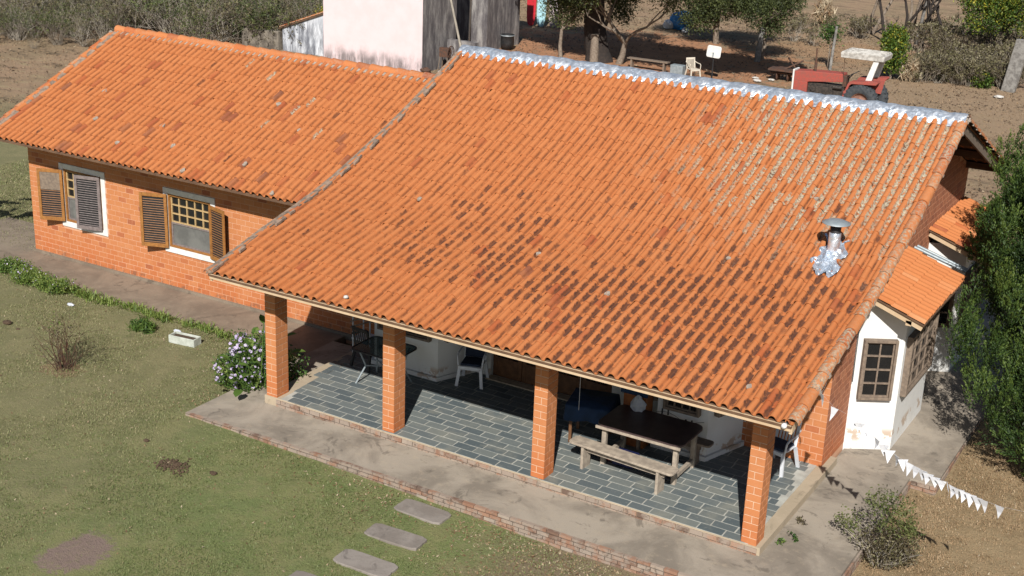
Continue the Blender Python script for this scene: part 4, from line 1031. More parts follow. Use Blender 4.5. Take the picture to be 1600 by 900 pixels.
# big conifers at the right: many upright sprays, lobed
def conifer(loc, label, lobes, n, seed, H):
    t = empty('evergreen_tree', loc, label, 'tree', 'evergreens beside the house'); rg = random.Random(seed); mb = MB()
    mb.tube([(0, 0, -.3), (.05, 0, H*.4), (.1, .05, H*.8)], [.19, .14, .06], 9, caps=False)
    for L in lobes: mb.tube([(.03, 0, max(.4, L[2]-L[5]*1.1)), (L[0]*.5, L[1]*.5, L[2]-L[5]*.3), (L[0]*.8, L[1]*.8, L[2])], [.06, .045, .02], 5, caps=False)
    mb.build('trunk', 'bark_dark', t)
    g = np.random.default_rng(seed)
    # sprays: small cones of short leaves around a twig pointing outward/upward
    nc = n//34; pass
    sub = []
    for L in lobes:
        for q_ in range(30):
            dv = g.normal(0, 1, 3); dv /= np.linalg.norm(dv); rr_ = g.uniform(.7, 1.12)
            w_ = g.uniform(.12, .22); sub.append((L[0]+dv[0]*L[3]*rr_, L[1]+dv[1]*L[4]*rr_, L[2]+dv[2]*L[5]*rr_, w_, w_, w_*g.uniform(1.9, 3.)))
    B_ = np.array(sub); C, k = in_blobs(sub, nc, g, .45); ax = g.normal(0, .22, (len(B_), 3)); ax[:, 2] += 1
    out = (C-B_[k, :3])*np.array([1.6, 1.6, .5])+ax[k]*.5+g.normal(0, .08, C.shape); out /= np.linalg.norm(out, axis=1)[:, None]
    m = 34; tt = g.uniform(0, 1, (nc, m, 1)); ln = g.uniform(.16, .34, (nc, 1, 1))
    cen = C[:, None, :]+out[:, None, :]*tt*ln+g.normal(0, 1, (nc, m, 3))*(.04*(1.15-tt))
    dd = out[:, None, :]+g.normal(0, .3, (nc, m, 3)); dd /= np.linalg.norm(dd, axis=2)[..., None]
    q = np.cross(dd, g.normal(0, 1, dd.shape)); q /= np.linalg.norm(q, axis=2)[..., None]
    sz = g.uniform(.03, .065, (nc, m, 1)); Lv = dd*sz; Wv = q*sz*.2
    V = np.stack([cen-Lv*.5-Wv*.3, cen-Lv*.1+Wv, cen+Lv*.5, cen-Lv*.1-Wv], 2).reshape(-1, 3)
    ct = g.normal(0, .1, len(B_))[k][:, None]
    tone = np.clip(.2+.42*tt[..., 0]+ct+g.normal(0, .07, (nc, m)), 0, 1).ravel()
    np_mesh('crown', V, np.arange(len(V)).reshape(-1, 4), 'leaf_conifer', t, {'tone': tone})
    return t
conifer((13.38, 5.9, -.45), 'large dark green evergreen tree with bushy lobes beside the white bay at the right edge',
        [(-1.55, .5, 4.15, .65, .75, .75), (-1.3, .6, 4.9, .6, .7, .75), (-1.55, .2, 2.8, .8, .9, .95), (-1.15, -.3, 1.75, .75, .8, .85), (-.55, -.2, 1.35, .8, .9, .75), (-.9, .7, 3.9, .7, .8, .85), (-1.0, .6, 3.2, .7, .7, .7), (.1, 0, 3.4, 1.2, 1.2, 1.3), (.2, .1, 4.9, .9, .9, 1.1), (.5, -.6, 2.1, 1.1, 1.1, 1.1), (-.2, 0, 2.4, 1.1, 1., 1.1), (.2, -.6, 1.2, .8, .7, .5)], 300000, 31, 5.5)
conifer((12.7, 8.6, -.25), 'darker evergreen tree standing further back at the right edge',
        [(-1.0, 0, 4.6, .8, .8, .9), (-.7, .2, 5.6, .7, .7, .9), (-1.2, -.2, 3.4, .8, .9, .9), (0, 0, 3.6, 1.2, 1.2, 1.3), (0, 0, 5.2, 1.0, 1.0, 1.2), (.1, 0, 6.8, .6, .6, 1.), (-.5, .1, 6.3, .6, .6, .8), (-.6, -.3, 2.2, 1.1, 1.1, 1.2), (.4, .3, 2.2, 1.1, 1.1, 1.2)], 220000, 32, 6.8)
# tree left of the picture that throws its shadow beside the wing
t = empty('papaya_tree', (-12.75, 2.95, -.24), 'small tree just left of the picture beside the wing', 'tree'); mb = MB(); mb.tube([(0, 0, -.1), (.05, 0, 1.2), (0.05, .05, 2.5)], [.07, .06, .045], 8, caps=False); mb.build('trunk', 'bark_grey', t)
mb = MB(); rg = random.Random(4)
for k in range(16):
    a = k*2.4; e_ = rg.uniform(-.25, .7); p = Vector((.05, .05, 2.45)); d_ = Vector((math.cos(a), math.sin(a), e_)); tip = p+d_*rg.uniform(.45, .7); mb.cyl(p, tip, .01, .006, 4)
    for j in range(7):
        b_ = -1.3+j*.43; u = Vector((math.cos(a+b_), math.sin(a+b_), -.25)); w_ = Vector((-u.y, u.x, 0))
        mb.add([tip, tip+u*.16+w_*.04, tip+u*.36, tip+u*.16-w_*.04], [(0, 1, 2, 3)], tone=rg.random())
mb.build('crown', 'leaf_bright', t)

# flowering shrub by the left pillar
t = empty('flowering_shrub', (-.98, .62, -.25), 'leafy shrub with pale violet daisies against the leftmost pillar', 'shrub')
bl = [(0, 0, .45, .42, .38, .45), (-.15, -.35, .36, .35, .3, .34), (.2, -.3, .3, .3, .3, .3), (-.3, .15, .62, .25, .25, .32), (.15, .25, .75, .28, .25, .32)]
foliage('leaves', bl, 9000, .06, 'leaf_bright', t, 5, tbase=.36, clump=8, csz=.05)
g = np.random.default_rng(6); C, _ = in_blobs(bl, 300, g, .06); C = C[C[:, 2] > .12]; mb = MB()
for c in C:
    c = Vector(c); nrm = Vector((g.normal(0, .5)+.3, g.normal(0, .5)-.7, 1)).normalized(); a_ = nrm.orthogonal().normalized(); b_ = nrm.cross(a_); r_ = g.uniform(.024, .042)
    for k in range(6):
        q1, q2 = k*1.047, k*1.047+.8; mb.add([c, c+(a_*math.cos(q1)+b_*math.sin(q1))*r_, c+(a_*math.cos(q2)+b_*math.sin(q2))*r_], [(0, 1, 2)], tone=g.random())
mb.build('blossom', 'petal', t)
t = empty('broad_leaf_plant', (-.62, .45, -.22), 'bright green plant with large paddle leaves behind the leftmost pillar', 'plant'); mb = MB(); rg = random.Random(8)
sp = [(-.38, .35, .95), (-.15, .45, 1.2), (.05, .3, .85), (-.5, -.05, .55), (-.1, -.5, .35), (.12, -.62, .25), (-.3, -.62, .22), (.3, .42, 1.0), (.42, .5, .7), (-.2, .1, .8), (.1, .1, 1.35), (.25, .2, 1.2), (-.05, -.2, .55), (.38, .1, .55)]
for (x, y, z) in sp+[(-.1, -.45, .6), (.0, -.6, .45), (-.25, -.5, .75), (.15, -.4, .5)]:
    b0 = Vector((x*.35, y*.35, 0)); tip = Vector((x, y, z)); mb.cyl(b0, tip, .014, .01, 5, mi=0, tone=.5)
    d_ = (Vector((x, y, .15))+Vector((rg.gauss(0, .2), rg.gauss(0, .2), rg.gauss(.2, .2)))).normalized(); w_ = d_.cross(Vector((0, 0, 1))).normalized(); Ln = rg.uniform(.2, .3); wd_ = Ln*.34
    o_ = [(0, 0), (.2, .75), (.45, 1), (.75, .8), (1, 0)]; k0 = w_.cross(d_)
    for sgn in (-1, 1):
        vs = [tip+d_*Ln*a_+w_*wd_*b_*sgn+k0*(.25*wd_*b_-.18*Ln*a_*a_) for a_, b_ in o_]+[tip+d_*Ln*a_-k0*(.18*Ln*a_*a_) for a_ in (.2, .45, .75)]
        mb.add(vs, [(0, 1, 5), (1, 2, 6, 5), (2, 3, 7, 6), (3, 4, 7)] if sgn > 0 else [(0, 5, 1), (1, 5, 6, 2), (2, 6, 7, 3), (3, 7, 4)], tone=rg.uniform(.35, .8), smooth=True)
mb.build('leaves', 'leaf_bright', t)
foliage('lower_leaves', [(.3, .5, .35, .3, .3, .35), (.0, .5, .3, .3, .3, .3)], 1500, .07, 'leaf_bright', t, 12, tbase=.2)
# flower border left of the path: four clumps + a low strap-leaf border
for i, (x, y, s_, lb) in enumerate(((-9.75, 2.25, 1., 'violet-flowered clump at the left edge beside the path'), (-8.85, 2.0, .95, 'green clump with pale flowers between two others in the path border'), (-8.0, 1.95, 1.0, 'bushy yellow-green clump nearest the twig plant in the path border'))):
    t = empty('border_plant', G(x, y), lb, 'shrub', 'flowering clumps along the path')
    bl = [(0, 0, .16, .42*s_, .26*s_, .2), (.25, .1, .14, .3, .22, .18), (-.25, -.02, .14, .3, .2, .16)]
    foliage('leaves', bl, 3800, .05, 'leaf_bright', t, 40+i, tbase=.75 if i else .5, clump=8, csz=.045)
    g = np.random.default_rng(50+i); C, _ = in_blobs(bl, 130 if i < 2 else 40, g, .06); C = C[C[:, 2] > .14]; V, F = leaves_np(C, .042, g, 1.3); np_mesh('blossom', V, F, 'petal', t, {'tone': g.random(len(F))})
g = np.random.default_rng(77); n = 2300; x = g.uniform(-7.7, -1.1, n); yc = 2.17+.05*np.sin(x*3)+np.where(x > -3.2, -.10*(x+3.2), 0); dens = .35+.65*(np.sin(x*5.3)*np.sin(x*2.1+1) > -.35)
y = yc+g.normal(0, .085, n); keep = g.random(n) < dens*np.where(x > -4.5, .6, 1); x, y = x[keep], y[keep]; n = len(x)
a = g.uniform(0, 6.28, n); L = g.uniform(.08, .2, n); el_ = g.uniform(.3, 1.1, n); base = np.stack([x, y, gz(x, y)], -1)
d3 = np.stack([np.cos(a)*np.cos(el_), np.sin(a)*np.cos(el_), np.sin(el_)], -1); w3 = np.stack([-np.sin(a), np.cos(a), 0*a], -1)*.011
V = np.stack([base-w3, base+w3, base+d3*L[:, None]+w3*.6, base+d3*L[:, None]-w3*.6], 1).reshape(-1, 3)
tag(np_mesh('border_grass', V, np.arange(4*n).reshape(n, 4), 'leaf_bright', None, {'tone': np.clip(g.normal(.8, .2, n), 0, 1)}), 'strip of yellow-green tufted grass along the edge of the path', 'grass', kind='stuff')
t = empty('agapanthus', G(-4.65, 1.42), 'small round green plant left of the white planter', 'plant'); foliage('leaves', [(0, 0, .1, .26, .2, .12)], 900, .14, 'leaf_bright', t, 90, asp=7, up=.6, tbase=.35, csz=.05)
# thin twig plant on the lawn
twiggy('bare_shrub', G(-4.35, -.95), 'thin half-bare twig shrub on the left lawn', 'shrub', 34, .85, .6, 'rust', 'leaf_dry', 500, .045, 91, r=.008)
t = empty('thin_sapling', G(-4.75, -.75), 'single thin leafy sapling beside the twig shrub', 'sapling'); mb = MB(); mb.tube([(0, 0, 0), (-.02, 0, .5), (.02, 0, 1.0)], [.008, .006, .003], 5); mb.build('stem', 'twig', t); foliage('leaves', [(0, 0, .8, .06, .06, .25)], 60, .06, 'leaf_bright', t, 92)
mb = MB(); g = random.Random(3)
for k in range(140):
    x, y = g.gauss(0, .17), g.gauss(0, .1); r_ = g.uniform(.012, .035); mb.lathe([(0, r_*.9), (r_*.8, r_*.5), (r_, 0), (r_*.6, -r_*.4)], (x, y, r_*.3), 6)
tag(mb.build('manure_heap', 'dung', loc=G(.29, -2.76)), 'dark brown heap of dung clods on the green lawn', 'dung', kind='stuff')
for i, (x, y, s_, lb) in enumerate(((-.75, -2.35, .05, 'single dark clod to the left of the dung heap'), (1.05, -2.6, .06, 'single dark clod to the right of the dung heap'), (-7.2, -.0, .09, 'dark brown clod on the lawn at the far left'), (-6.75, -.1, .045, 'tiny dark clod near the left edge of the lawn'))):
    blob('dung_clod', G(x, y), s_, 'dung', lb, 'clod', i+20, (1.2, .9, .5), group='loose clods on the lawn')
# planter
t = MB(); t.prism([(-.30, -.11), (.30, -.11), (.30, .11), (-.30, .11)], 0, .02)
for a, b_, c, d_ in ((-.32, .32, -.13, -.10), (-.32, .32, .10, .13), (-.32, -.29, -.10, .10), (.29, .32, -.10, .10)): t.box(a, b_, c, d_, 0, .17)
M['planter'] = mottled('weathered_planter', (.55, .58, .52), (.42, .45, .39), 8, .8)
o = bevel(t.build('planter', 'planter', loc=G(-3.43, 1.40)), .006); o.rotation_euler.z = .12; tag(o, 'rectangular white planter trough on the lawn near the path', 'planter')
q = MB(); q.box(-.285, .285, -.095, .095, .02, .13); q.build('soil', 'dung', o)
tag(blob('plastic_bag', G(-3.98, 1.75), .075, 'bag', 'crumpled white scrap on the grass above the planter', 'litter', 33, (1.6, .6, .5)))
tag(blob('plastic_bag', G(-7.0, 1.55), .07, 'bag', 'crumpled white scrap below the flower clumps at the left', 'litter', 34, (1.4, .7, .5)))
# bush bottom right
t = empty('garden_bush', G(11.35, 1.25), 'half-dry bush with green top leaves beside the corner of the pavement', 'bush'); mb = MB(); rg = random.Random(14); tips = []
for k in range(34):
    a = rg.uniform(0, 6.28); tips += limb(mb, (math.cos(a)*.12, math.sin(a)*.12, -.05), (math.cos(a)*.5, math.sin(a)*.5, 1), .42*rg.uniform(.6, 1.2), .012, 1, rg, .5, 4, .05)
mb.build('stems', 'twig_pale', t)
foliage('leaves', [(0, 0, .95, .36, .36, .35), (.32, .05, .75, .25, .25, .25), (-.55, .0, .55, .26, .22, .2)], 1900, .05, 'leaf_olive', t, 93, tbase=.72, tvar=.2, clump=10, csz=.05, shell=.5)
foliage('dry_leaves', [(0, -.05, .35, .42, .36, .35), (.3, 0, .4, .25, .25, .3)], 3000, .045, 'leaf_dry', t, 94, tbase=.45, clump=6, csz=.05)
for i, (x, y, z) in enumerate(((10.05, .75, -.13), (9.95, .5, -.13), (10.0, 1.35, -.13))):
    t = empty('weed', (x, y, z), ['small green weed growing from the seam of the pavement', 'tiny pale weed nearest the rightmost pillar', 'dry curled weed furthest back on the pavement seam'][i], 'weed', 'weeds in the pavement seam'); foliage('leaves', [(0, 0, .03, .09, .09, .04)], 60, .05, 'leaf_bright' if i < 2 else 'leaf_dry', t, 100+i, tbase=.3, csz=.02)

# grass blades, dry grass, fallen leaves
def blades(name, n, xr, yr, mat, lab, seed, h=(.02, .05), w=.008, keep=None, tone=None, zoff=0., flat=.8):
    g = np.random.default_rng(seed); x = g.uniform(*xr, n); y = g.uniform(*yr, n)
    if keep is not None: k = keep(x, y, g); x, y = x[k], y[k]
    n = len(x); a = g.uniform(0, 6.28, n); e_ = g.uniform(.2, flat+.4, n); L = g.uniform(*h, n)
    base = np.stack([x, y, gz(x, y)+zoff], -1); d = np.stack([np.cos(a)*np.cos(e_), np.sin(a)*np.cos(e_), np.sin(e_)], -1); ww = np.stack([-np.sin(a), np.cos(a), 0*a], -1)*(w*g.uniform(.6, 1.4, n))[:, None]
    V = np.stack([base-ww, base+ww, base+d*L[:, None]], 1).reshape(-1, 3)
    t = np.clip(g.normal(.45, .25, n), 0, 1) if tone is None else tone(x, y, g)
    return tag(np_mesh(name, V, np.arange(3*n).reshape(n, 3), mat, None, {'tone': t}), lab, 'grass' if 'grass' in name else 'leaves', kind='stuff')
def onlawn(x, y, g):
    k = ~((x > -1.0) & (x < 11.1) & (y > -1.25)) & ~((x > 9.6) & (x < 11.55) & (y > 3.9)) & ~((x < -.9) & (y > 2.25)) & ~((x > 4.1) & (x < 5.2) & (np.abs(((y+1.56)+.44) % .88-.44) < .23) & (y > -4.6))
    bare = ((x-1.15)/.55)**2+((y+5.65)/.65)**2 < .8+.5*g.random(len(x))
    return k & ~(bare & (g.random(len(x)) < .9))
def lawn_tone(x, y, g):
    gr = sst(-3.5, 2, x+1.5*np.sin(y*1.1))*(1-sst(-1.2, 1.8, y))*(1-sst(5.2, 7.5, x)); return np.clip(.62-.35*gr+g.normal(0, .2, len(x)), 0, 1)
def vis(x, y): return (y > -.72*x-7.5) & (y < 3.4) 
blades('lawn_grass', 330000, (-13, 8.6), (-8, 2.4), 'leaf_grass', 'short mown lawn grass, green near the pavement and straw brown further left', 201, (.018, .045), .007, lambda x, y, g: onlawn(x, y, g) & (y > -.62*x-8.5) & (y > .75*x-12), lawn_tone)
blades('dry_grass', 90000, (9.5, 15.5), (-2.2, 7), 'leaf_drygrass', 'short dry golden grass at the right of the pavement', 202, (.018, .05), .007, onlawn)
def litter_keep(x, y, g):
    a = np.exp(-((y+1.55)/.35)**2)*sst(.5, 6, x)+.55*np.exp(-((x-6.6)/1.2)**2-((y+2.3)/.8)**2)+.6*np.exp(-((x+.9)/.5)**2-((y+.6)/.6)**2)+.03+.25*(x > 11.1)*(y < 5)*.2
    return onlawn(x, y, g) & (g.random(len(x)) < a)
blades('fallen_leaves', 60000, (-9, 14.5), (-7, 3), 'leaf_litter', 'scattered dry fallen leaves along the brick edge of the pavement', 203, (.03, .06), .014, litter_keep, lambda x, y, g: g.random(len(x)), .012, .1)
def yard(x, y, g):
    red = ((x+12)/8.5)**2+((y-41)/7)**2 < 1.1
    return (g.random(len(x)) < np.where(red, .05, .9)) & ~((x > -10.8) & (x < 10) & (y < 12.2))
blades('dry_pasture_grass', 130000, (-48, 14), (4.5, 62), 'leaf_drygrass', 'short brown pasture grass behind the house', 204, (.03, .08), .016, lambda x, y, g: yard(x, y, g) & (y > 12), lambda x, y, g: np.clip(g.normal(.33, .22, len(x)), 0, 1))
blades('yard_leaves', 60000, (-44, 13), (12.5, 60), 'leaf_yardlitter', 'dark and pale dead leaves scattered over the yard behind the house', 206, (.07, .16), .035, lambda x, y, g: g.random(len(x)) < .25+.75*(np.sin(x*.9+np.sin(y*.7)*2)*np.sin(y*.8-x*.3) > .1), lambda x, y, g: g.random(len(x)), .015, .1)
blades('side_grass', 60000, (-18, -10.5), (3.5, 16), 'leaf_grass', 'olive brown grass left of the wing', 205, (.03, .07), .011, None, lambda x, y, g: np.clip(g.normal(.6, .2, len(x)), 0, 1))

# ------------------------------------------------------------------ BACK YARD BUILDINGS
ph_ = empty('pink_building', (-19.8, 30, -.2), 'plain pink limewashed building behind the ridge of the wing', 'building')
mb = MB(); mb.box(-2.67, 2.67, 0, 2.6, -.3, 6.2); mb.build('wall', 'pink_wall', ph_)
mb = MB(); mb.box(2.672, 2.69, .0, 2.6, -.3, 6.2); mb.build('shaded_side', 'grey_wall', ph_)  # dark grey skin puts the shade on this side into its colour
mb = MB(); mb.box(-2.9, 2.9, -.3, 2.9, 6.2, 6.3); mb.build('roof', 'tile', ph_)
ga = empty('grey_building', (-18.95, 36.6, -.2), 'weathered grey rendered building with a white downpipe right of the pink one', 'building')
mb = MB(); mb.box(-1.3, .98, 0, 3., -.3, 6.); mb.build('wall', 'grey_wall', ga)
mb = MB(); mb.cyl((.02, -.06, .1), (.12, -.06, 6), .05, n=8); mb.build('downpipe', 'plastic_cream', ga)
sh = empty('lean_to_shed', (-23.8, 30.3, -.2), 'low whitewashed lean-to with old roof tiles at the left of the pink building', 'shed')
mb = MB(); mb.prism([(-1.28, -.3), (1.3, -.3), (1.3, 1.95), (-1.28, 1.02)], 0, 2.8, U=(1, 0, 0), V=(0, 0, 1), N=(0, 1, 0)); mb.build('wall', 'shed_wall', sh)
KS = [(0, 1.0), (2.75, 2.0)]
o = tiled('shed_roof', sh, (-1.45, 2.9, 0), (0, -1, 0), (1, 0, 0), 16, KS, seed=21, dark=lambda u, v, g: 1. if g.random() < .3 else 0, lich=lambda u, v, g: g.random(), tonef=lambda u, v, t, g: t*.6)
mb = MB(); deck(mb, (-1.45, 2.9, 0), (0, -1, 0), (1, 0, 0), 3.0, KS, .02, .05); mb.build('roof_boards', 'deck', sh)
foliage('moss', [(.6, 1.2, 1.75, .7, .8, .12), (1.1, .6, 1.95, .3, .4, .12)], 900, .09, 'leaf_yellow', sh, 22, tbase=.75)
mb = MB(); mb.prism([(0, 0), (2.2, 0), (2.2, .95), (0, .85)], 0, .35, O=(-27.4, 30.1, -.3), U=(1, 0, 0), V=(0, 0, 1), N=(0, 1, 0)); o = bevel(mb.build('stone_wall', 'stone_wall'), .03); tag(o, 'low dark lichened stone wall running left from the lean-to', 'wall')
mb = MB(); mb.box(-.7, .75, 0, .3, -.2, 1.25); o = mb.build('concrete_block_wall', 'grey_wall', loc=(-16.2, 31.6, -.2)); tag(o, 'low grey concrete wall in the shade of the pink building', 'wall')
# leaning pole
mb = MB(); mb.cyl((-15.75, 31.2, 0.2), (-17.0, 31.6, 3.6), .055, .05, 8); o = mb.build('leaning_pole', 'twig_pale'); tag(o, 'long wooden pole leaning against the shaded side of the pink building', 'pole')
# old machine on legs
t = empty('old_machine', (-16.55, 30.9, -.2), 'rusty old machine with a wheel standing on thin legs against the pink building', 'machine')
mb = MB(); mb.box(-.22, .22, -.12, .12, .62, 1.02); mb.build('body', 'rust', t)
for sx in (-1, 1):
    for sy in (-1, 1): l = MB(); l.cyl((sx*.18, sy*.1, .65), (sx*.26, sy*.16, 0), .018, n=5); l.build('leg', 'wood_greybrown', t)
mb = MB()
for k in range(18): a, b_ = k/18*6.283, (k+1)/18*6.283; mb.cyl((.30, .0+.26*math.cos(a), .85+.26*math.sin(a)), (.30, .26*math.cos(b_), .85+.26*math.sin(b_)), .02, n=5)
for k in range(4): a = k*.785; mb.cyl((.30, .26*math.cos(a), .85+.26*math.sin(a)), (.30, -.26*math.cos(a), .85-.26*math.sin(a)), .012, n=4)
mb.build('wheel', 'rust', t)
for i, (x, y, s_) in enumerate(((-17.0, 30.1, .2), (-16.3, 30.3, .15), (-15.9, 30.6, .17))): blob('rubble_stone', (x, y, -.2), s_, 'white_stone' if i else 'rust', ['rusty lump at the foot of the pink building', 'pale rubble stone below the old machine', 'pale rubble stone right of the old machine'][i], 'stone', 60+i, (1.3, .9, .6), group='rubble by the pink building')
# barrel
t = MB(); t.lathe([(0, 0), (.3, 0), (.33, .3), (.31, .62), (.33, .64), (.33, .68), (.29, .69), (.28, .60), (0, .58)], (0, 0, 0), 22); o = t.build('barrel', 'black', loc=(-17.6, 37.9, -.2)); tag(o, 'dark round barrel beside the grey building', 'barrel')
q = MB(); q.lathe([(.29, .60), (.34, .61), (.34, .66), (.29, .67)], (0, 0, 0), 22); q.build('rim', 'steel_dull', o)
# kayak-like boards standing upright
for i, (x, y, m_, ln, lb, nm) in enumerate(((-20.55, 45.2, 'board_red', 2.6, 'red board standing upright in the back yard', 'board'), (-19.95, 45.25, 'board_blue', 2.5, 'pale blue board standing upright beside the red one', 'board'), (-19.35, 45.5, 'board_red', 2.2, 'faded pink board half hidden by foliage right of the pale blue one', 'board'))):
    pr = []
    for k in range(24):
        a = 2*math.pi*k/24; pr.append((.27*math.copysign(abs(math.cos(a))**.7, math.cos(a)), ln/2+ln/2*math.copysign(abs(math.sin(a))**.55, math.sin(a))))
    mb = MB(); mb.prism(pr, -.05, .05, O=(0, 0, -.02), U=(1, 0, 0), V=(-.05, .12, .99), N=(0, -.99, .12)); o = bevel(mb.build('board', m_ if i < 2 else 'pink_wall', loc=(x, y, -.2)), .03, 3); tag(o, lb, 'board', 'boards standing in the yard')
# satellite dish / white panel on post
t = empty('panel_on_post', (-6.7, 37.15, -.2), 'white rounded panel on a thin post behind the cream chair', 'antenna')
mb = MB(); mb.cyl((0, 0, 0), (0, 0, 1.0), .03, n=6); mb.build('post', 'black', t)
mb = MB(); mb.prism(rounded(-.37, .37, -.26, .26, .1), 0, .05, O=(0, .03, 1.22), U=(.97, -.25, 0), V=(.0, .25, .97), N=(-.25, -.94, .24)); bevel(mb.build('panel', 'paint_white', t), .02, 2)
mb = MB(); mb.box(-.03, .03, -.08, -.02, .98, 1.2); mb.build('bracket', 'metal_grey', t)
c = chair(-7.5, 36.9, R(55), 'plastic_cream', 'cream plastic garden chair standing on the bare earth behind the ridge', z=-.2)
mb = MB(); mb.box(-.3, .3, -.2, .2, 0, .45); o = bevel(mb.build('crate', 'metal_grey', loc=(-8.35, 37.2, -.2)), .02); tag(o, 'grey green crate left of the cream chair', 'crate')
t = empty('low_bench', (-9.9, 37.4, -.2), 'low plank bench in the shade left of the grey crate', 'bench')
mb = MB(); mb.box(-1.0, 1.0, -.15, .15, .42, .47); mb.build('seat', 'wood_greybrown', t)
for sx in (-.8, .8): l = MB(); l.box(sx-.04, sx+.04, -.12, .12, 0, .42); l.build('leg', 'wood_greybrown', t)
t = blob('tarpaulin_bundle', (-13.9, 50.0, -.2), .62, 'sheet_blue', 'blue and white bundle lying under the olive tree', 'tarpaulin', 71, (1.1, .8, .9)); 
q = blob('white_fold', (0, 0, 0), .3, 'sheet_white', '', '', 72, (1.1, .9, .9)); q.parent = t; q.location = (-.65, -.2, 0)
for k in ('label', 'category'):
    if k in q: del q[k]
blob('water_jug', (-13.25, 49.0, -.2), .17, 'sheet_white', 'small white jug in front of the blue bundle', 'jug', 73)
# posts
def post(x, y, h, r, lean, label, name='fence_post', mat='post', n=7):
    mb = MB(); mb.tube([(0, 0, -.2), (lean[0]*.5, lean[1]*.5, h*.5), (lean[0], lean[1], h)], [r*1.1, r, r*.85], n); o = mb.build(name, mat, loc=(x, y, -.2)); tag(o, label, 'post'); return o
post(-6.98, 43.3, 1.6, .14, (.15, 0), 'thick grey stump-like post under the small tree right of the chair')
post(-3.47, 43.5, 2.0, .07, (.1, 0), 'thin tall post standing behind the tractor')
post(-12.75, 37.6, 1.25, .20, (0, 0), 'thick broken grey stump in front of the big dark trunk', 'tree_stump', 'bark_grey', 9)
post(-2.4, 54.5, 3.0, .09, (.3, 0), 'slender pale pole among the bare trees')
t = MB(); t.prism([(-.3, -.05), (.3, -.16), (.34, .05), (-.22, .14)], -.2, 2.3, N=(.14, 0, .99)); o = bevel(t.build('concrete_post', 'post', loc=(4.45, 43.9, -.2)), .02); tag(o, 'wide leaning blue grey concrete post at the right end of the scrub row', 'post')
# plough frame left of the tractor
t = empty('plough', (-3.9, 39.2, -.2), 'dark iron plough frame lying left of the tractor', 'plough')
mb = MB(); mb.cyl((-.9, 0, .3), (.9, .1, .35), .05, n=6); mb.cyl((-.8, .5, .3), (.9, .55, .35), .05, n=6); mb.cyl((-.6, 0, .3), (.4, .5, .9), .04, n=6); mb.cyl((.5, 0, .3), (-.3, .5, .95), .04, n=6); mb.box(-.95, .3, -.2, .7, .42, .50); mb.build('frame', 'rust', t)
for k in range(3):
    d_ = MB(); d_.lathe([(0, -.02), (.28, 0), (.28, .012), (0, .03)], (-.6+k*.5, .2, .2), 18, axis='x'); d_.build('disc', 'rust', t)

# ------------------------------------------------------------------ TRACTOR (front towards -x)
t = empty('tractor', (-.1, 33.95, -.2), 'faded red tractor with white canopy parked behind the house', 'tractor')
def tb(name, mat, fn, bev=.012, par=None):
    m_ = MB(); fn(m_); o = m_.build(name, mat, par or t)
    if bev: bevel(o, bev, 2)
    return o
hood = tb('hood', 'red_paint', lambda m_: (m_.prism([(-1.72, 1.12), (-1.72, 1.50), (-.9, 1.56), (.22, 1.60), (.25, 1.28), (-1.1, 1.14), (-1.14, 1.12)], -.30, .30, U=(1, 0, 0), V=(0, 0, 1), N=(0, -1, 0)), m_.box(-1.72, -1.16, -.302, .302, .62, 1.13)), .02)
tb('grille', 'paint_white', lambda m_: m_.box(-1.79, -1.725, -.30, .30, .60, 1.55), .01)
M['engine'] = mottled('greasy_dark_iron', (.025, .022, .02), (.07, .055, .045), 14, .6)
tb('engine', 'engine', lambda m_: (m_.box(-1.15, .3, -.22, .22, .62, 1.12), m_.box(-1.0, -.3, -.27, .27, .72, 1.0), m_.cyl((-.9, -.3, .9), (-.9, .3, .9), .12, n=10), m_.cyl((-.2, -.3, .8), (-.2, .3, .8), .1, n=10), m_.cyl((-.1, -.28, 1.05), (.25, -.28, 1.05), .07, n=8)), .01)
tb('chassis', 'red_paint', lambda m_: (m_.box(-1.6, .5, -.14, .14, .48, .62), m_.box(.3, 1.5, -.28, .28, .5, .95), m_.cyl((1.1, -.65, .68), (1.1, .65, .68), .11, n=12), m_.box(-1.45, -1.3, -.55, .55, .42, .52)), .01)
tb('exhaust', 'rust', lambda m_: (m_.cyl((-.95, -.12, 1.5), (-.95, -.12, 1.95), .055, n=10), m_.cyl((-.95, -.12, 1.95), (-.97, -.12, 2.45), .03, n=8)), 0)
tb('footplate', 'rust', lambda m_: m_.box(.2, .75, -.62, .62, .62, .66), .005)
sw = tb('steering_wheel', 'black', lambda m_: ([m_.cyl(Vector((.55, 0, 1.62))+Vector((.5*math.cos(a)*.4, .2*math.sin(a), .12*math.cos(a))), Vector((.55, 0, 1.62))+Vector((.5*math.cos(a+.4)*.4, .2*math.sin(a+.4), .12*math.cos(a+.4))), .018, n=5) for a in np.arange(0, 6.28, .4)], m_.cyl((.3, 0, 1.3), (.55, 0, 1.62), .025, n=6)), 0)
tb('dashboard', 'rust', lambda m_: m_.box(.22, .36, -.2, .2, 1.1, 1.52), .01)
tb('seat', 'wood_greybrown', lambda m_: (m_.box(.85, 1.25, -.22, .22, 1.08, 1.18), m_.box(1.22, 1.3, -.22, .22, 1.15, 1.5)), .03)
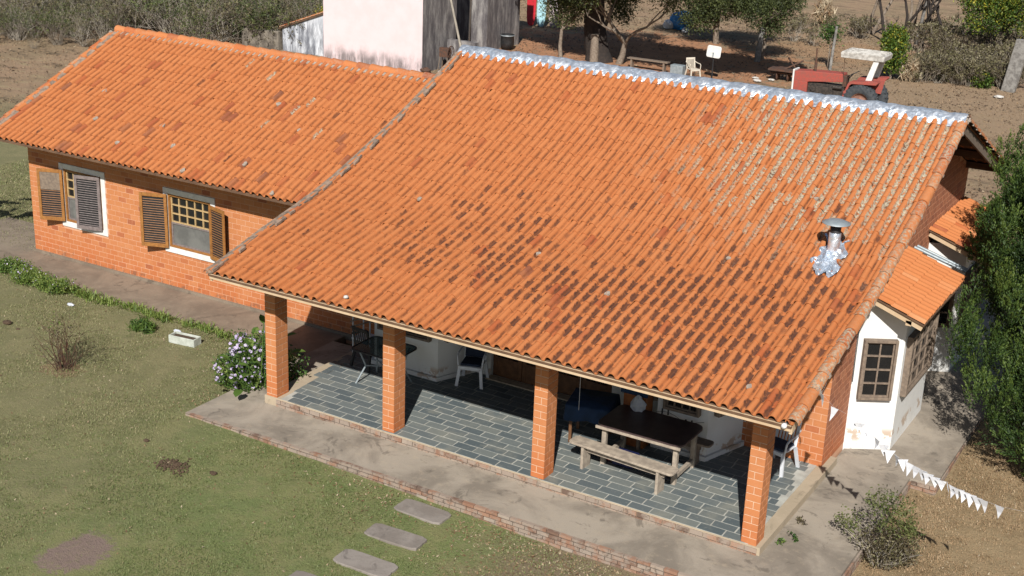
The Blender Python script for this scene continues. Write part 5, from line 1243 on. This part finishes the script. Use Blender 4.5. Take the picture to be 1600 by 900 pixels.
for sy in (-1, 1):
    tb('fender', 'red_paint', lambda m_: (m_.prism([(.42, .78), (.62, 1.38), (.70, 1.45), (1.72, 1.55), (1.76, 1.50), (1.70, 1.42), (.76, 1.36), (.68, 1.3), (.50, .78)], sy*.40, sy*.82, U=(1, 0, 0), V=(0, 0, 1), N=(0, -1, 0)), m_.prism([(.5, .9), (.7, 1.36), (1.7, 1.44), (1.6, .9)], sy*.40-.015, sy*.40+.015, U=(1, 0, 0), V=(0, 0, 1), N=(0, -1, 0))), .006)
    W = MB(); cx_ = 1.12; R0 = .72; w0 = .18
    W.lathe([(.36, -w0*.8), (.44, -w0), (.62, -w0), (.68, -w0*.7), (.69, 0), (.68, w0*.7), (.62, w0), (.44, w0), (.36, w0*.8)], (cx_, sy*.66, .68), 40, axis='y')
    for k in range(24):
        a = k*2*math.pi/24
        for sd in (-1, 1):
            aa = a+(.13 if sd > 0 else 0); p0 = Vector((cx_+R0*math.cos(aa), sy*.66, .68+R0*math.sin(aa))); p1 = Vector((cx_+(R0-.06)*math.cos(aa-.16), sy*.66+sd*w0, .68+(R0-.06)*math.sin(aa-.16)))
            W.cyl(p0-Vector((math.cos(aa), 0, math.sin(aa)))*.02, p1, .034, .034, 4)
    tyre = W.build('rear_wheel', 'rubber', t)
    r_ = MB(); r_.lathe([(.37, -.12*sy*-1), (.33, .02), (.30, .06), (.12, .03), (.10, .12), (0, .12)] if False else [(.38, -.14), (.34, -.12), (.32, -.03), (.14, -.05), (.11, -.14), (.0, -.14)], (cx_, sy*.66, .68), 28, axis='y')
    if sy > 0: pass
    r_.lathe([(.38, .14), (.34, .12), (.32, .03), (.14, .05), (.11, .10), (.0, .10)], (cx_, sy*.66, .68), 28, axis='y'); r_.build('rim', 'rim', tyre)
    W = MB(); W.lathe([(.17, -.07), (.30, -.09), (.36, -.05), (.37, 0), (.36, .05), (.30, .09), (.17, .07)], (-1.38, sy*.62, .37), 28, axis='y'); ft = W.build('front_wheel', 'rubber', t)
    W = MB(); W.lathe([(.18, -.05), (.16, -.02), (.05, -.06), (0, -.06)], (-1.38, sy*.62, .37), 20, axis='y'); W.build('rim', 'rim', ft)
    tb('canopy_leg', 'paint_white', lambda m_: m_.prism([(1.18, 1.5), (1.42, 1.52), (1.66, 2.42), (1.46, 2.42)], sy*.46-.05, sy*.46+.05, U=(1, 0, 0), V=(0, 0, 1), N=(0, -1, 0)), .01)
M['canopy'] = mottled('weathered_canopy_paint', (.60, .58, .54), (.34, .32, .29), 7, .7)
tb('canopy', 'canopy', lambda m_: (m_.prism([(.14, 2.28), (1.80, 2.28), (1.82, 2.46), (1.78, 2.50), (.16, 2.52), (.12, 2.46)], -.56, .56, U=(1, 0, 0), V=(0, 0, 1), N=(0, -1, 0)), [m_.box(.22, 1.78, y-.03, y+.03, 2.50, 2.545) for y in (-.45, -.15, .15, .45)]), .015)
tb('tow_bar', 'rust', lambda m_: (m_.box(1.5, 2.0, -.05, .05, .5, .56), m_.box(1.9, 2.0, -.35, .35, .5, .56)), .005)
tb('windscreen_strut', 'rust', lambda m_: m_.cyl((.25, -.3, 1.5), (.22, -.3, 2.42), .012, n=5), 0)

# ------------------------------------------------------------------ BACK YARD TREES AND SCRUB
kw = dict(clump=12, csz=.16)
tree('big_tree', (-12.75, 38.2, -.2), 'big tree with a thick dark trunk rising behind the foil-wrapped ridge', 'tree', 3.6, .55, (-.2, -.4), 2, 2.6,
     [(1.5, -2.8, 6.0, 3.2, 2.8, 1.2), (-1.5, -1.5, 6.2, 2.8, 2.6, 1.2), (4.6, -3.0, 5.8, 2.8, 2.6, 1.1), (7.4, -2.6, 5.6, 2.4, 2.4, 1.0), (9.6, -2.0, 5.4, 1.6, 1.6, .8)], 80000, .24, 'leaf_olive', 'bark_dark', 301, **kw)
tree('forked_tree', (-11.75, 38.0, -.2), 'pale grey forked tree leaning right of the big dark trunk', 'tree', 1.0, .16, (.35, 0), 2, 1.5, None, 3500, .12, 'leaf_olive', 'bark_grey', 305, **kw)
tree('olive_tree', (-14.3, 37.3, -.2), 'slim tree with olive foliage left of the big dark trunk', 'tree', 1.4, .10, (-.1, .1), 2, .8, [(-.2, .4, 2.2, 1.15, .9, .75), (.5, .3, 2.9, 1.0, .9, .7), (-.8, .6, 2.9, .8, .8, .7)], 9000, .10, 'leaf_olive', 'bark_grey', 306, **kw)
tree('olive_tree', (-10.6, 47.0, -.2), 'wide olive-green tree hanging over the blue bundle', 'tree', 1.8, .16, (0, 0), 2, 1.5, [(0, 0, 2.3, 2.0, 1.6, 1.1), (1.9, .3, 2.7, 1.5, 1.3, 1.0), (-2.2, -.3, 2.9, 1.3, 1.2, .9), (-.8, -.6, 1.3, 1.0, .8, .6)], 32000, .12, 'leaf_olive', 'bark_grey', 307, tbase=.36, **kw)
tree('olive_tree', (-14.9, 42.5, -.2), 'olive tree whose drooping branches hang right of the forked tree', 'tree', 2.0, .12, (.6, 0), 2, 1.0, [(1.1, 0, 2.6, .9, .9, .9), (.9, .2, 1.6, .5, .5, .5), (2.3, .4, 3.2, .9, .8, .8)], 7000, .12, 'leaf_olive', 'bark_grey', 317, **kw)
tree('small_tree', (-7.0, 43.6, -.2), 'small dark green tree above the thick grey stump post', 'tree', 1.6, .10, (.1, 0), 2, .9, [(0, 0, 2.4, 1.3, 1.1, .9), (.9, .2, 3.0, 1.0, .9, .8), (-1.0, .5, 3.1, 1.1, 1, .8), (.5, 0, 1.6, .5, .5, .4)], 16000, .11, 'leaf_olive', 'bark_grey', 308, tbase=.3, **kw)
tree('leafy_bush', (-.55, 43.2, -.2), 'bright green and yellow bush right behind the tractor canopy', 'bush', .6, .06, (0, 0), 1, .5, [(0, 0, 1.5, .62, .6, .6), (.1, 0, .8, .55, .5, .5), (-.1, .1, 2.0, .45, .45, .35)], 6000, .13, 'leaf_yellow', 'bark_grey', 309, tbase=.42, clump=8, csz=.1)
tree('yellowing_tree', (2.4, 51.5, -.2), 'yellow-green tree at the top right beyond the scrub row', 'tree', 1.6, .12, (0, 0), 2, 1.2, [(-.8, 0, 2.3, 1.3, 1.1, 1.0), (1.0, 0, 2.5, 1.3, 1.1, .9), (.1, 0, 3.2, 1.6, 1.2, .9), (-1.6, .2, 3.2, .9, .9, .8)], 15000, .13, 'leaf_yellow', 'bark_dark', 310, tbase=.45, **kw)
tree('thin_tree', (-3.8, 44.2, -.2), 'thin dark green sapling behind the tractor exhaust', 'tree', .9, .04, (0, 0), 1, .45, [(0, 0, 1.6, .4, .4, .45)], 900, .12, 'leaf_bright', 'twig', 311, tbase=.15, **kw)
tree('shade_tree', (-5.2, 36.0, -.2), 'tree whose high crown shades the red earth', 'tree', 5.2, .001, (0, 0), 1, 1.2, [(-.9, -1.5, 6.9, 2.2, 1.8, 1.2)], 9000, .17, 'leaf_olive', 'bark_grey', 312, **kw) if False else None
# bare trees top right
for i, (x, y, h_, lb) in enumerate(((-3.9, 54.5, 2.2, 'bare grey tree furthest left behind the tractor'), (-3.0, 55.5, 2.4, 'bare tree with two pale stems left of the slender pole'), (-1.4, 54.0, 1.9, 'bare grey tree right of the slender pole'), (-5.2, 56.5, 2.4, 'bare tree whose shadow stripes the ground behind the yard'))):
    t = empty('bare_tree', (x, y, -.2), lb, 'tree', 'bare trees beyond the yard'); mb = MB(); rg = random.Random(330+i)
    for k in range(3): limb(mb, (rg.gauss(0, .3), rg.gauss(0, .2), -.1), (rg.gauss(0, .15), rg.gauss(0, .15), 1), h_, .11, 3, rg, .42, 6, .25)
    mb.build('branches', 'bark_grey' if i % 2 else 'bark_dark', t)
# scrub thicket: prototypes copied many times
sc_g = 'scrub bushes of the thicket behind the wing'
protos = []
for i in range(5):
    lb = ['bare pale-twigged scrub bush in the thicket behind the wing', 'grey twiggy scrub bush with olive leaves in the thicket behind the wing'][i % 2]
    protos.append(twiggy('scrub_bush', (-27-2*i, 31.5, -.2), lb, 'bush', 20, 1.5, .9, 'twig_pale' if i % 2 == 0 else 'twig', 'leaf_dry' if i % 3 else 'leaf_olive', 1100, .10, 350+i, sc_g, 2, .02))
g = random.Random(9); used = 0
for k in range(185):
    x = g.uniform(-50, -24.5); y = 27.6+g.random()**1.3*14-.10*(x+24)*0+max(0, (-35-x))*.0
    if x > -27.3 and y < 31: y += 2.5
    i = k % 5; p = protos[i]
    copy_tree(p, (x, y, -.2), g.uniform(0, 6.28), g.uniform(.65, 1.15), p['label'])
for k in range(34):
    p = protos[k % 5]; x = g.uniform(-46, -25.5); y = 22.5+abs(g.gauss(0, 2.6)) if x < -29 else 25.5+abs(g.gauss(0, 1.5))
    copy_tree(p, (x, y, -.2), g.uniform(0, 6.28), g.uniform(.25, .6), 'low straggling twiggy bush in front of the thicket behind the wing', 'low bushes in front of the thicket')
for k in range(58):
    p = protos[k % 5]; x = g.uniform(-47, -31); y = g.uniform(24.2, 28.8)-.10*(x+31)*-.6
    copy_tree(p, (x, y, -.2), g.uniform(0, 6.28), g.uniform(.5, .95), p['label'])
# green creepers in the thicket
for i, (x, y, s_, lb) in enumerate(((-31.2, 31.5, 1.0, 'green bush in the middle of the thicket'), (-27.9, 31.0, .9, 'fresh green bush at the right of the thicket near the stone wall'), (-35.3, 31.5, .8, 'green bush behind the peak of the wing roof'), (-40, 32.5, 1.0, 'green bush at the left of the thicket'))):
    t = empty('green_bush', (x, y, -.2), lb, 'bush', 'green bushes in the thicket'); foliage('leaves', [(0, 0, .9*s_, .9*s_, .8*s_, .8*s_)], 2600, .12, 'leaf_bright', t, 370+i, tbase=.25)
# blue sheeting caught in the thicket
for i, (x, y, a_, b_, m_, lb) in enumerate(((-35.3, 30.2, .3, .7, 'sheet_blue', 'torn bright blue sheet hanging in the thicket'), (-34.8, 30.0, .25, .9, 'sheet_white', 'torn whitish sheet hanging below the blue one in the thicket'))):
    vs = []; n_ = 7; g2 = random.Random(i)
    for j in range(n_):
        for k in range(n_): vs.append(((k/(n_-1)-.5)*a_*2+g2.gauss(0, .04), g2.gauss(0, .08), j/(n_-1)*b_+g2.gauss(0, .04)))
    mb = MB(); mb.add(vs, [(j*n_+k, j*n_+k+1, (j+1)*n_+k+1, (j+1)*n_+k) for j in range(n_-1) for k in range(n_-1)]); o = mb.build('torn_sheet', m_, loc=(x, y, .5-.5*i)); tag(o, lb, 'sheet')
    so_ = o.modifiers.new('solid', 'SOLIDIFY'); so_.thickness = .01
# scrub row right of the tractor
rs = 'dry scrub along the yard edge right of the tractor'
prot2 = [twiggy('dry_bush', (0.9+1.0*i, 44.3, -.2), 'dry brown scrub bush in the row right of the tractor', 'bush', 18, 1.0, .8, 'twig' if i else 'twig_pale', 'leaf_dry', 700, .11, 380+i, rs, 1, .015) for i in range(3)]
for k in range(62):
    p = prot2[k % 3]; x = g.uniform(.1, 4.6); y = 43.5+abs(g.gauss(0, 3.2))
    copy_tree(p, (x, y, -.2), g.uniform(0, 6.28), g.uniform(.5, 1.05), p['label'])
for k in range(40):
    p = prot2[k % 3]; copy_tree(p, (g.uniform(-2.5, 7.5), g.uniform(50, 60), -.2), g.uniform(0, 6.28), g.uniform(.8, 1.4), 'dry bush far behind the scrub row at the top right', 'dry bushes beyond the scrub row')
for k in range(10):
    p = prot2[k % 3]; copy_tree(p, (g.uniform(-9, -5), g.uniform(50, 60), -.2), g.uniform(0, 6.28), g.uniform(.6, 1.0), 'dry bush on the slope far behind the small dark green tree', 'dry bushes behind the small tree')
t = empty('dry_grass_tuft', (.25, 43.3, -.2), 'tall straw-coloured grass tuft beside the bright bush', 'grass tuft'); foliage('blades', [(0, 0, .45, .35, .3, .5)], 900, .5, 'leaf_litter', t, 390, asp=16, up=1.5, tbase=.75, csz=.08)
t = empty('dry_grass_tuft', (-8.3, 57.0, -.2), 'tall pale grass tuft at the top right of the small tree', 'grass tuft'); foliage('blades', [(0, 0, .7, .5, .5, .8)], 900, .6, 'leaf_litter', t, 391, asp=14, up=1.5, tbase=.8, csz=.1)
for i, (x, y, s_, lb) in enumerate(((3.3, 44.0, .5, 'low green bush left of the wide concrete post'), (1.5, 44.6, .4, 'low yellow-green bush in the middle of the scrub row'), (5.2, 49.5, .6, 'yellow-green bush above the wide concrete post'))):
    t = empty('green_bush', (x, y, -.2), lb, 'bush', 'green bushes in the scrub row'); foliage('leaves', [(0, 0, .6*s_, .8*s_, .7*s_, .7*s_)], 1100, .12, 'leaf_yellow', t, 395+i, tbase=.4)
for i, (x, y) in enumerate(((-5.3, 38.8), (-5.0, 38.2), (-4.6, 38.9), (5.6, 50.5), (4.5, 41.9))): blob('white_stone', (x, y, -.2), (.1, .12, .09, .2, .13)[i], 'white_stone', ['small white stone on the dry grass left of the plough', 'lowest white stone in front of the plough', 'small white stone nearest the plough', 'white stone far off at the right edge', 'white stone at the foot of the wide concrete post'][i], 'stone', 80+i, (1.6, 1, .5), group='white stones in the yard')
